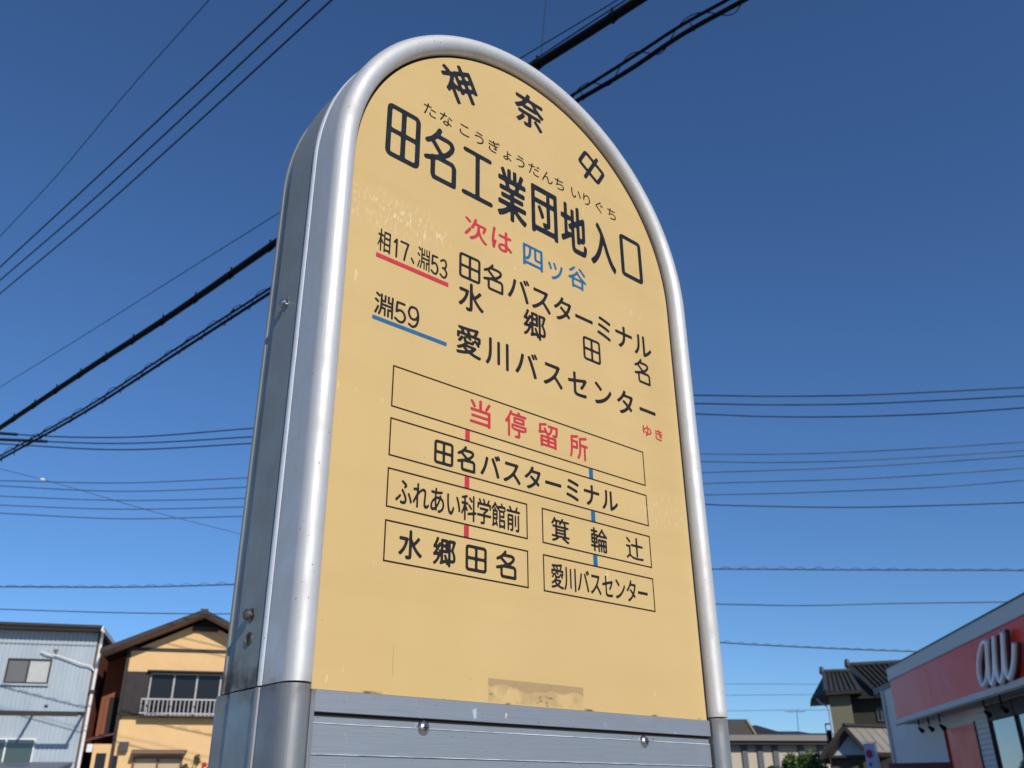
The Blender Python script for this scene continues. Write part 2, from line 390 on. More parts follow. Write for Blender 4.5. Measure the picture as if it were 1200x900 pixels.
lk = place(MB().lathe([(0.0050, -0.001), (0.0050, 0.0008), (0.0040, 0.0012), (0.0036, 0.0006), (0.0002, 0.0005)], (-0.0241, 0.0560, 0.0395), (-1, 0, 0), 24).build('key_lock', steel_dull, None, 30))
kk = MB().box(-0.0252, -0.0245, 0.0552, 0.0568, 0.0368, 0.0422).build('keyhole', black); kk.parent = lk

# ------------------------------------------------------------------ lettering: outlines of the built-in font, fattened and rounded
_fc = bpy.data.curves.new('glyph_source', 'FONT'); _fo = bpy.data.objects.new('glyph_source', _fc); col.objects.link(_fo)
_cache = {}
def glyph_tris(ch):
    if ch in _cache: return _cache[ch]
    _fc.body = ch; bpy.context.view_layer.update()
    me = _fo.evaluated_get(bpy.context.evaluated_depsgraph_get()).to_mesh()
    me.calc_loop_triangles()
    V = np.array([v.co[:2] for v in me.vertices]); T = np.array([t.vertices[:] for t in me.loop_triangles])
    _cache[ch] = (V, T); return V, T

def glyph_mesh(ch, sx, sz, dil, rnd, shear=None):
    """returns verts (x,z) relative to font origin scaled by sx, sz, and triangles; dil and rnd in metres"""
    V, T = glyph_tris(ch); V = V*np.array([sx, sz])
    lo, hi = V.min(0), V.max(0)
    if ch in DIG: T = T[:0]
    size = (hi - lo).max()
    ps = min(size/120.0, 0.00022); ps = max(ps, 0.00012)
    mg = int((dil + rnd*2.5)/ps) + 4
    W = int((hi[0]-lo[0])/ps) + 2*mg; H = int((hi[1]-lo[1])/ps) + 2*mg
    SS = 2; A = np.zeros((H*SS, W*SS), bool); q = ps/SS
    P = (V - lo)/q + mg*SS
    for t in T:
        a, b, c = P[t[0]], P[t[1]], P[t[2]]
        x0, y0 = np.floor(np.minimum(np.minimum(a, b), c)).astype(int); x1, y1 = np.ceil(np.maximum(np.maximum(a, b), c)).astype(int) + 1
        x0 = max(x0, 0); y0 = max(y0, 0)
        gx, gy = np.meshgrid(np.arange(x0, x1) + 0.5, np.arange(y0, y1) + 0.5)
        def ed(p, r): return (gx - p[0])*(r[1]-p[1]) - (gy - p[1])*(r[0]-p[0])
        e0, e1, e2 = ed(a, b), ed(b, c), ed(c, a)
        ins = ((e0 >= 0) & (e1 >= 0) & (e2 >= 0)) | ((e0 <= 0) & (e1 <= 0) & (e2 <= 0))
        sub = A[y0:y1, x0:x1]; sub |= ins[:sub.shape[0], :sub.shape[1]]
    if ch in DIG:
        gx, gy = np.meshgrid((np.arange(W*SS) + 0.5), (np.arange(H*SS) + 0.5)); rr = WT/q; D = np.full(gx.shape, 1e9)
        S_ = smoothpts([((0.0 + x*1.0), y, 0) for x, y in DIG[ch][1]], 6) if DIG[ch][0] else [Vector((x, y, 0)) for x, y in DIG[ch][1]]
        chains = [S_] + [[Vector((x, y, 0)) for x, y in e_] for e_ in DIG[ch][2:]]
        for cn in chains:
            Q = [((p.x*(hi[0]-lo[0] - 2*WT) + WT)/q + mg*SS, (p.y*(hi[1]-lo[1] - 2*WT) + WT)/q + mg*SS) for p in cn]
            for (ax, ay), (bx_, by_) in zip(Q[:-1], Q[1:]):
                dx, dy = bx_-ax, by_-ay; tt = np.clip(((gx-ax)*dx + (gy-ay)*dy)/(dx*dx+dy*dy+1e-9), 0, 1)
                D = np.minimum(D, np.hypot(gx-ax-tt*dx, gy-ay-tt*dy))
        A = D < rr; dil = 0
    F = A.reshape(H, SS, W, SS).mean((1, 3))
    r = dil/ps; k = int(math.ceil(r))
    if r > 0.2:
        G = F.copy()
        for dy in range(-k, k+1):
            for dx in range(-k, k+1):
                d = math.hypot(dx, dy)
                if d == 0 or d > r + 0.5: continue
                wgt = min(1.0, r + 0.5 - d)
                S = np.zeros_like(F)
                ys0, ys1 = max(0, dy), min(H, H+dy); xs0, xs1 = max(0, dx), min(W, W+dx)
                S[ys0:ys1, xs0:xs1] = F[ys0-dy:ys1-dy, xs0-dx:xs1-dx]*wgt
                np.maximum(G, S, out=G)
        F = G
    s = rnd/ps; kk = int(math.ceil(s*2.5)); ker = np.exp(-0.5*(np.arange(-kk, kk+1)/max(s, 1e-3))**2); ker /= ker.sum()
    F = np.apply_along_axis(lambda m_: np.convolve(m_, ker, 'same'), 0, F); F = np.apply_along_axis(lambda m_: np.convolve(m_, ker, 'same'), 1, F)
    # marching squares with linked contours
    th = 0.47; B = F > th; segs = {}
    code = B[:-1, :-1]*1 + B[:-1, 1:]*2 + B[1:, 1:]*4 + B[1:, :-1]*8
    ys, xs = np.nonzero((code > 0) & (code < 15))
    TAB = {1: [(3, 0)], 2: [(0, 1)], 3: [(3, 1)], 4: [(1, 2)], 5: [(3, 0), (1, 2)], 6: [(0, 2)], 7: [(3, 2)], 8: [(2, 3)], 9: [(2, 0)], 10: [(0, 1), (2, 3)], 11: [(2, 1)], 12: [(1, 3)], 13: [(1, 0)], 14: [(0, 3)]}
    def eid(x, y, e): return [('h', x, y), ('v', x+1, y), ('h', x, y+1), ('v', x, y)][e]
    def pos(i):
        t, x, y = i
        if t == 'h': a, b = F[y, x], F[y, x+1]; u = (th-a)/(b-a); return (x+u, y)
        a, b = F[y, x], F[y+1, x]; u = (th-a)/(b-a); return (x, y+u)
    for y, x in zip(ys, xs):
        for a, b in TAB[int(code[y, x])]: segs[eid(x, y, a)] = eid(x, y, b)
    loops = []
    while segs:
        st_ = next(iter(segs)); cur = st_; lp = []
        while cur in segs:
            lp.append(pos(cur)); cur = segs.pop(cur)
            if cur == st_: break
        if len(lp) > 8: loops.append(lp)
    out = []
    for lp in loops:
        lp = np.array(lp)
        # simplify
        keep = [0]; i = 0; n = len(lp)
        while i < n-1:
            j = i + 1
            while j + 1 < n and j - i < 14:
                seg = lp[j+1]-lp[i]; L_ = np.hypot(*seg)
                if L_ < 1e-6: break
                d = np.abs((lp[i+1:j+1, 0]-lp[i, 0])*seg[1] - (lp[i+1:j+1, 1]-lp[i, 1])*seg[0])/L_
                if d.max() > 0.12: break
                j += 1
            keep.append(j); i = j
        keep = keep[:-1] if keep[-1] == n-1 and n > 3 else keep
        q_ = lp[keep]
        out.append((q_ + 0.5 - mg)*ps + lo)
    polys = [[Vector((p[0], p[1], 0)) for p in l] for l in out if len(l) > 2]
    def area(l): return 0.5*sum(l[i].x*l[(i+1) % len(l)].y - l[(i+1) % len(l)].x*l[i].y for i in range(len(l)))
    def inside(p, l):
        c = False
        for i in range(len(l)):
            a_, b_ = l[i], l[i-1]
            if (a_.y > p.y) != (b_.y > p.y) and p.x < (b_.x-a_.x)*(p.y-a_.y)/(b_.y-a_.y) + a_.x: c = not c
        return c
    depth = [sum(1 for j, o_ in enumerate(polys) if j != i and inside(l[0], o_)) for i, l in enumerate(polys)]
    verts = []; tris = []
    for i, l in enumerate(polys):
        if depth[i] % 2: continue
        grp = [l] + [h for j, h in enumerate(polys) if depth[j] == depth[i] + 1 and inside(h[0], l)]
        k = len(verts)
        verts += [(p.x, p.y) for g in grp for p in g]
        tris += [tuple(q + k for q in t) for t in tessellate_polygon(grp)]
    return verts, [tuple(t) for t in tris]

def _rect(x0, y0, x1, y1, r=0.07, rx=0.10):
    out = []
    for cx, cy, a0 in ((x1-rx, y1-r, 0), (x0+rx, y1-r, 90), (x0+rx, y0+r, 180), (x1-rx, y0+r, 270)):
        for k in range(5): a = math.radians(a0 + 22.5*k); out.append((cx + rx*math.cos(a), cy + r*math.sin(a)))
    return out + [out[0]]
WT = 0.00105
DIG = {'田': (False, _rect(0, 0, 1, 1), [(0.5, 0), (0.5, 1)], [(0, 0.5), (1, 0.5)]), '口': (False, _rect(0, 0, 1, 1, 0.05, 0.08)),
       '工': (False, [(0.04, 1), (0.96, 1)], [(0.5, 1), (0.5, 0)], [(0, 0), (1, 0)]),
       '中': (False, _rect(0, 0.28, 1, 0.80, 0.05, 0.08), [(0.5, 0), (0.5, 1)]),
       '名': (False, [(0.46, 1.0), (0.36, 0.88), (0.20, 0.76), (0.02, 0.68)], [(0.36, 0.86), (0.76, 0.86), (0.88, 0.84), (0.93, 0.78), (0.90, 0.70), (0.76, 0.58), (0.55, 0.48), (0.30, 0.40), (0.0, 0.33)], [(0.26, 0.70), (0.50, 0.54)], [(0.24, 0.40), (0.24, 0.06), (0.28, 0.0), (1.0, 0.0), (1.0, 0.36), (0.93, 0.42), (0.40, 0.42)]),
       '1': (False, [(0.0, 0.80), (0.85, 1.0), (0.85, 0.0)]), '7': (False, [(0.0, 1.0), (1.0, 1.0), (0.72, 0.55), (0.5, 0.0)]),
       '5': (True, [(0.10, 0.50), (0.5, 0.62), (0.88, 0.50), (1.0, 0.30), (0.85, 0.08), (0.45, 0.0), (0.0, 0.12)], [(0.10, 0.50), (0.16, 1.0), (0.90, 1.0)]),
       '3': (True, [(0.04, 0.88), (0.4, 1.0), (0.85, 0.92), (0.9, 0.72), (0.7, 0.56), (0.35, 0.53), (0.75, 0.48), (1.0, 0.28), (0.85, 0.08), (0.45, 0.0), (0.0, 0.12)]),
       '9': (True, [(0.06, 0.08), (0.45, 0.0), (0.85, 0.18), (1.0, 0.6), (0.85, 0.92), (0.5, 1.0), (0.15, 0.92), (0.0, 0.68), (0.15, 0.46), (0.5, 0.38), (0.85, 0.50), (0.99, 0.68)])}
NG = 0
def letters(items, m, label, dil, rnd, y=-0.00035, wt=0.00145):
    global WT
    WT = wt
    """items: (char, kind, ...) -> one lettering part"""
    for it in items:
        ch = it[0]; V, T = glyph_tris(ch); lo, hi = V.min(0), V.max(0)
        if it[1] == 'box':
            x0, x1, z0, z1 = it[2:6]; rot = it[6] if len(it) > 6 else 0; dd = -0.0003 if ch in DIG else dil
            sx = (x1-x0-2*dd)/(hi[0]-lo[0]); sz = (z1-z0-2*dd)/(hi[1]-lo[1]); ox = x0+dd - lo[0]*sx; oz = z0+dd - lo[1]*sz
            cx, cz = (x0+x1)/2, (z0+z1)/2
        else:
            cx, ew, base, eh = it[2:6]; rot = 0; sx, sz = ew, eh; ox = cx - 0.5*ew; oz = base; cz = 0
        vs, ts = glyph_mesh(ch, sx, sz, dil, rnd)
        c, s = math.cos(rot), math.sin(rot); v = []
        for a, b in vs:
            X, Z = a + ox, b + oz
            if rot: dx, dz = X-cx, Z-cz; X, Z = cx + dx*c - dz*s, cz + dx*s + dz*c
            v.append((X, y, Z))
        me = bpy.data.meshes.new('character'); me.from_pydata(v, [], [tuple(t) for t in ts]); me.update()
        # face the street (-Y)
        bm = bmesh.new(); bm.from_mesh(me)
        for fc in bm.faces:
            if fc.normal.y > 0: fc.normal_flip()
        bm.to_mesh(me); bm.free()
        place(link('character', me, m))
def row(s, c0_, adv, ew, base, eh):
    return [(ch, 'em', c0_ + adv*i, ew, base, eh) for i, ch in enumerate(s) if ch != ' ']

letters([('田','box',.0336,.0740,.5015,.5672),('名','box',.0800,.1211,.5008,.5690),('工','box',.1293,.1714,.5020,.5640),('業','box',.1782,.2213,.4970,.5665),
         ('団','box',.2286,.2692,.4995,.5655),('地','box',.2745,.3165,.4985,.5655),('入','box',.3225,.3665,.4970,.5610),('口','box',.3768,.4152,.5030,.5635)],
        ink, 'large dark station name 田名工業団地入口', 0.0011, 0.0009, wt=0.00285)
fu = 'たなこうぎょうだんちいりぐち'; fx = [.0850,.1062,.1315,.1525,.1731,.1935,.2133,.2340,.2550,.2752,.3020,.3207,.3425,.3655]
letters([(ch, 'em', x, .0200 if ch != 'ょ' else .0200, .5790, .0190) for ch, x in zip(fu, fx)], line_m, 'small hiragana reading above the station name', 0.0001, 0.00028)
letters([('神','box',.1240-.0230,.1240+.0230,.6460-.0250,.6460+.0250,math.radians(27)),('奈','box',.2290-.0235,.2290+.0235,.6700-.0250,.6700+.0250,0),
         ('中','box',.3323-.0205,.3323+.0205,.6400-.0245,.6400+.0245,math.radians(-31))], ink, 'company characters 神奈中 curved along the arch', 0.0011, 0.0008, wt=0.0026)
letters([('次','box',.1334,.1643,.4490,.4770),('は','box',.1703,.1988,.4520,.4790)], ink_red, 'red characters 次は', 0.0005, 0.0007)
letters([('四','box',.2144,.2437,.4497,.4775),('ツ','box',.2517,.2748,.4480,.4710),('谷','box',.2830,.3125,.4510,.4800)], ink_blue, 'blue characters 四ツ谷', 0.00045, 0.0006)
letters([('相','box',.0314,.0459,.3880,.4130),('1','box',.0494,.0540,.3885,.4092),('7','box',.0568,.0668,.3885,.4092),('、','box',.0690,.0738,.3890,.3960),
         ('淵','box',.0765,.0916,.3875,.4125),('5','box',.0929,.1020,.3882,.4095),('3','box',.1037,.1129,.3882,.4095)], ink_soft, 'route numbers 相17、淵53', 0.0002, 0.0004, wt=0.00105)
letters([('淵','box',.0322,.0528,.3212,.3442),('5','box',.0543,.0668,.3212,.3425),('9','box',.0690,.0815,.3212,.3435)], ink_soft, 'route number 淵59', 0.00035, 0.0004, wt=0.00115)
letters(row('田名バスターミナル', .1412, .03282, .0338, .4013, .0348), ink_soft, 'first destination line 田名バスターミナル', 0.00055, 0.0006)
letters(row('水郷田名', .1433, .0860, .0338, .3665, .0345), ink_soft, 'second destination line 水郷田名', 0.00055, 0.0006)
letters(row('愛川バスセンター', .1410, .0375, .0338, .3165, .0340), ink_soft, 'third destination line 愛川バスセンター', 0.00055, 0.0006)
letters([('ゆ','em',.3995,.0185,.2990,.0150),('き','em',.4200,.0185,.2990,.0150)], ink_red, 'small red characters ゆき', 0.0003, 0.0003)
letters([('当','box',.1433,.1689,.2450,.2712),('停','box',.1866,.2148,.2445,.2728),('留','box',.2304,.2579,.2450,.2713),('所','box',.2740,.3008,.2432,.2702)], ink_red, 'red characters 当停留所 in the top box', 0.0004, 0.0005)
letters(row('田名バスターミナル', .1140, .0270, .0264, .1982, .0265), ink_soft, 'table line 田名バスターミナル', 0.0005, 0.0005, wt=0.0013)
letters(row('ふれあい科学館前', .0730, .01757, .0182, .1530, .0258), ink_soft, 'table line ふれあい科学館前', 0.0003, 0.0004)
letters([('水','box',.0697,.0941,.1062,.1312),('郷','box',.1050,.1295,.1062,.1308),('田','box',.1405,.1636,.1070,.1294),('名','box',.1750,.1985,.1065,.1312)], ink_soft, 'table line 水郷田名', 0.0005, 0.0005, wt=0.00135)
letters([('箕','box',.2443,.2688,.1508,.1752),('輪','box',.2985,.3230,.1503,.1752),('辻','box',.3506,.3775,.1512,.1750)], ink_soft, 'table line 箕輪辻', 0.0003, 0.00045)
letters(row('愛川バスセンター', .2506, .01733, .0180, .1082, .0254), ink_soft, 'table line 愛川バスセンター in the lower right box', 0.0003, 0.0004)
bpy.data.objects.remove(_fo)

def flatbox(name, x0, x1, z0, z1, m, y=-0.0003, label=None):
    me = bpy.data.meshes.new(name); me.from_pydata([(x0, y, z0), (x1, y, z0), (x1, y, z1), (x0, y, z1)], [], [(0, 1, 2, 3)]); me.update()
    o = place(link(name, me, m)); tag(o, label=label); return o
def outline(x0, x1, z0, z1, t=0.0013, y=-0.00030):
    v = [(x0, z0), (x1, z0), (x1, z1), (x0, z1), (x0+t, z0+t), (x1-t, z0+t), (x1-t, z1-t), (x0+t, z1-t)]
    me = bpy.data.meshes.new('table_cell'); me.from_pydata([(a, y, b) for a, b in v], [], [(0,1,5,4),(1,2,6,5),(2,3,7,6),(3,0,4,7)]); me.update()
    place(link('table_cell', me, line_m))
X0, X1, CR, EL = 0.0557, 0.3897, 0.2137, 0.2325
outline(X0, X1, .2368, .2768); outline(X0, X1, .1916, .2266); outline(X0, CR, .1465, .1810); outline(X0, CR, .1011, .1359)
outline(EL, X1, .1465, .1810); outline(EL, X1, .1011, .1359)
for z0, z1 in ((.2268, .2366), (.1812, .1914), (.1361, .1463)):
    flatbox('connector', .1381, .1434, z0, z1, ink_red, label='red connecting bar'); flatbox('connector', .3010, .3067, z0, z1, ink_blue, label='blue connecting bar')
flatbox('underline', .0309, .1146, .3804, .3850, ink_red, label='red underline below the upper route numbers')
flatbox('underline', .0312, .1142, .3151, .3191, ink_blue, label='blue underline below the lower route number')

# ------------------------------------------------------------------ overhead wires
WIRES = json.loads('''[["A0", 0.006, [[-1.229, 39.398, 9.239], [1.554, 14.582, 10.418], [1.809, 12.309, 10.526], [2.037, 10.276, 10.821], [2.278, 8.129, 11.0], [2.611, 5.158, 11.248]]], ["A1", 0.011, [[-1.224, 38.569, 9.768], [1.563, 13.728, 9.386], [1.902, 10.704, 9.339], [2.197, 8.071, 9.313], [2.427, 6.024, 9.3], [2.761, 3.043, 9.281]]], ["A2", 0.011, [[-1.112, 39.005, 10.299], [1.673, 14.177, 9.398], [2.07, 10.634, 9.269], [2.359, 8.054, 9.27], [2.604, 5.871, 9.3], [2.939, 2.89, 9.34]]], ["A3", 0.011, [[-0.999, 39.457, 10.406], [1.786, 14.633, 9.402], [2.194, 10.992, 9.255], [2.534, 7.966, 9.262], [2.786, 5.713, 9.3], [3.121, 2.732, 9.351]]], ["B", 0.0045, [[-0.843, 38.208, 8.922], [1.938, 13.417, 7.281], [2.287, 10.299, 7.075], [2.546, 7.998, 6.946], [2.739, 6.277, 6.839], [3.092, 3.124, 6.681], [3.193, 2.221, 6.6], [3.527, -0.748, 6.332]]], ["C", 0.03, [[-1.018, 36.5, 6.096], [1.769, 11.655, 6.02], [2.062, 9.038, 6.011], [2.245, 7.409, 5.985], [2.447, 5.605, 6.011], [2.781, 2.627, 6.031], [2.833, 2.164, 6.011], [2.874, 1.8, 6.0], [3.208, -1.18, 5.908]]], ["Cm", 0.005, [[-1.009, 36.594, 6.148], [1.778, 11.75, 6.087], [2.074, 9.111, 6.08], [2.258, 7.469, 6.057], [2.462, 5.649, 6.085], [2.793, 2.697, 6.115], [2.84, 2.28, 6.11], [2.882, 1.91, 6.1], [3.216, -1.071, 6.022]]], ["D1", 0.011, [[-0.814, 37.188, 6.579], [1.972, 12.353, 5.886], [2.282, 9.584, 5.809], [2.491, 7.721, 5.852], [2.673, 6.097, 5.875], [3.068, 2.583, 5.914], [3.129, 2.032, 5.917], [3.165, 1.719, 5.926], [3.2, 1.402, 5.9], [3.533, -1.57, 5.661]]], ["D2", 0.015, [[-0.821, 37.092, 6.482], [1.964, 12.256, 5.808], [2.272, 9.512, 5.733], [2.48, 7.663, 5.771], [2.66, 6.055, 5.801], [3.057, 2.52, 5.822], [3.105, 2.086, 5.808], [3.144, 1.742, 5.829], [3.195, 1.29, 5.8], [3.528, -1.685, 5.608]]], ["V", 0.003, [[3.247, 3.049, 6.769], [3.247, 3.049, 6.769], [3.255, 2.982, 7.3], [3.283, 2.732, 9.284]]], ["R1", 0.016, [[-13.912, 41.707, 12.893], [3.991, 24.418, 10.527], [4.828, 23.611, 10.417], [6.288, 22.201, 10.322], [8.802, 19.772, 10.471], [17.021, 11.835, 11.053], [18.184, 10.712, 10.974], [19.88, 9.074, 10.924], [21.42, 7.587, 10.956], [22.956, 6.104, 11.012], [37.338, -7.784, 11.539]]], ["R2", 0.016, [[-13.926, 41.721, 11.944], [4.021, 24.389, 10.353], [6.31, 22.179, 10.151], [8.798, 19.777, 10.234], [17.021, 11.836, 10.818], [18.162, 10.733, 10.736], [19.851, 9.103, 10.683], [21.384, 7.622, 10.716], [22.913, 6.145, 10.777], [37.294, -7.742, 11.352]]], ["R3", 0.016, [[-13.884, 41.68, 12.234], [4.042, 24.369, 10.233], [6.333, 22.157, 9.978], [8.805, 19.77, 10.052], [17.016, 11.841, 10.529], [18.133, 10.762, 10.416], [19.808, 9.144, 10.341], [21.329, 7.675, 10.357], [22.854, 6.202, 10.451], [37.227, -7.677, 11.337]]], ["R4", 0.011, [[-13.746, 41.547, 10.367], [4.218, 24.199, 9.216], [6.451, 22.043, 9.073], [8.82, 19.755, 9.122], [17.015, 11.842, 9.447], [18.039, 10.853, 9.396], [19.691, 9.257, 9.392], [21.191, 7.809, 9.451], [22.69, 6.361, 9.54], [37.063, -7.519, 10.398]]], ["R5", 0.011, [[-13.694, 41.496, 10.883], [4.243, 24.175, 9.075], [6.48, 22.015, 8.85], [8.826, 19.75, 8.874], [17.03, 11.827, 9.243], [18.019, 10.872, 9.183], [19.663, 9.285, 9.165], [21.157, 7.841, 9.228], [22.649, 6.4, 9.317], [37.023, -7.48, 10.179]]], ["R6", 0.011, [[-13.659, 41.463, 10.341], [4.29, 24.13, 8.802], [6.511, 21.985, 8.611], [8.835, 19.741, 8.583], [17.039, 11.818, 8.956], [18.149, 10.747, 8.966], [19.642, 9.305, 8.997], [21.133, 7.864, 9.073], [22.624, 6.425, 9.176], [36.993, -7.451, 10.166]]], ["R7", 0.011, [[-13.621, 41.426, 10.031], [4.332, 24.09, 8.562], [6.541, 21.956, 8.382], [8.839, 19.737, 8.362], [17.033, 11.824, 8.674], [18.122, 10.773, 8.682], [19.604, 9.341, 8.692], [21.085, 7.911, 8.757], [22.568, 6.479, 8.864], [36.935, -7.395, 9.9]]], ["R8", 0.011, [[-13.571, 41.378, 10.107], [4.368, 24.054, 8.352], [6.573, 21.925, 8.136], [8.844, 19.732, 8.121], [17.041, 11.816, 8.381], [18.092, 10.801, 8.374], [19.567, 9.377, 8.395], [21.036, 7.959, 8.433], [22.511, 6.534, 8.552], [36.874, -7.336, 9.716]]], ["R9", 0.013, [[11.111, 17.543, 10.235], [11.111, 17.543, 10.235], [13.618, 15.122, 9.057], [17.038, 11.819, 8.139], [18.062, 10.83, 8.056], [19.516, 9.426, 7.98], [20.966, 8.026, 7.976], [22.411, 6.63, 7.998], [36.797, -7.262, 8.216]]], ["R10", 0.014, [[-13.386, 40.643, 6.917], [4.594, 23.28, 6.402], [7.073, 20.886, 6.33], [8.622, 19.39, 6.342], [16.689, 11.6, 6.463], [19.093, 9.279, 6.374], [21.69, 6.771, 6.284], [36.072, -7.118, 5.79]]], ["R11", 0.012, [[-13.278, 40.539, 7.068], [4.685, 23.192, 5.877], [6.738, 21.209, 5.741], [8.611, 19.401, 5.663], [16.683, 11.606, 5.665], [17.997, 10.337, 5.596], [19.43, 8.953, 5.601], [21.308, 7.14, 5.585], [35.695, -6.753, 5.465]]], ["R12", 0.016, [[13.432, 18.278, 6.123], [13.432, 18.278, 6.123], [16.534, 16.765, 5.909], [20.885, 14.643, 5.628], [23.33, 13.451, 5.583], [26.401, 11.953, 5.574], [30.044, 10.176, 5.584], [39.032, 5.792, 5.609]]], ["diag", 0.006, [[-5.454, 24.152, 10.047], [3.366, 19.85, 8.123], [4.136, 19.474, 7.955], [6.434, 18.353, 7.356], [7.809, 17.682, 7.05], [8.681, 17.257, 6.823], [11.307, 15.976, 6.141]]], ["F1", 0.02, [[35.882, 65.183, 9.95], [53.847, 56.422, 10.666], [68.994, 49.034, 11.269], [77.382, 44.942, 11.434], [82.258, 42.565, 11.513], [100.232, 33.798, 11.803]]], ["F2", 0.02, [[35.858, 65.195, 9.005], [53.823, 56.433, 9.714], [68.885, 49.087, 10.309], [76.445, 45.4, 10.524], [82.099, 42.642, 10.672], [100.07, 33.877, 11.142]]], ["F3", 0.02, [[35.825, 65.212, 7.897], [53.792, 56.448, 8.506], [68.739, 49.158, 9.013], [77.816, 44.731, 9.231], [81.838, 42.769, 9.297], [99.812, 34.003, 9.59]]]]''')
WL = {
 'A0': ('faint high wire at the far left, highest of the diagonal ones', 'overhead_wire'),
 'A1': ('upper of the three thin dark wires slanting across the top left sky', 'overhead_wire'),
 'A2': ('middle of the three thin dark wires slanting across the top left sky', 'overhead_wire'),
 'A3': ('lower of the three thin dark wires slanting across the top left sky', 'overhead_wire'),
 'B': ('single thin wire running just above the thick black cable', 'overhead_wire'),
 'C': ('thick black cable clipped under its messenger wire, passing behind the arch', 'overhead_cable'),
 'D1': ('two black cables lashed together with loose loops, below the thick cable', 'overhead_cable'),
 'V': ('short thin wire dropping onto the thick black cable right of the arch top', 'overhead_wire'),
 'R1': ('topmost of the three dark wires seen beside the middle of the sign', 'overhead_wire'),
 'R2': ('middle of the three dark wires seen beside the middle of the sign', 'overhead_wire'),
 'R3': ('lowest of the three dark wires seen beside the middle of the sign', 'overhead_wire'),
 'R4': ('first and highest of the five finer wires below the dark trio', 'overhead_wire'),
 'R5': ('second from the top of the five finer wires below the dark trio', 'overhead_wire'),
 'R6': ('third and middle one of the five finer wires below the dark trio', 'overhead_wire'),
 'R7': ('fourth from the top of the five finer wires below the dark trio', 'overhead_wire'),
 'R8': ('fifth and lowest of the five finer wires below the dark trio', 'overhead_wire'),
 'R9': ('single darker wire right of the sign, just under the five finer wires', 'overhead_wire'),
 'R10': ('long level cable wrapped in a fuzzy lashing, above the smooth one', 'overhead_cable'),
 'R11': ('smooth level cable passing over the gable and ending behind the shop roof', 'overhead_cable'),
 'R12': ('lashed cable just above the tiled house, running behind the shop roof', 'overhead_cable'),
 'diag': ('hair thin wire with a white joint slanting down at lower left', 'overhead_wire'),
 'F1': ('faintest distant wire, top of three near the far rooftops', 'overhead_wire'),
 'F2': ('faintest distant wire, middle of three near the far rooftops', 'overhead_wire'),
 'F3': ('faintest distant wire, bottom of three near the far rooftops', 'overhead_wire'),
}
WD = {n: (r, p) for n, r, p in WIRES}
def wpts(n, k=10): return smoothpts(WD[n][1], k)
def along(P, step):
    out = []; acc = 0
    for a, b in zip(P[:-1], P[1:]):
        L_ = (b-a).length; t = step - acc
        while t <= L_:
            out.append((a + (b-a)*(t/L_), (b-a).normalized())); t += step
        acc = (acc + L_) % step
    return out
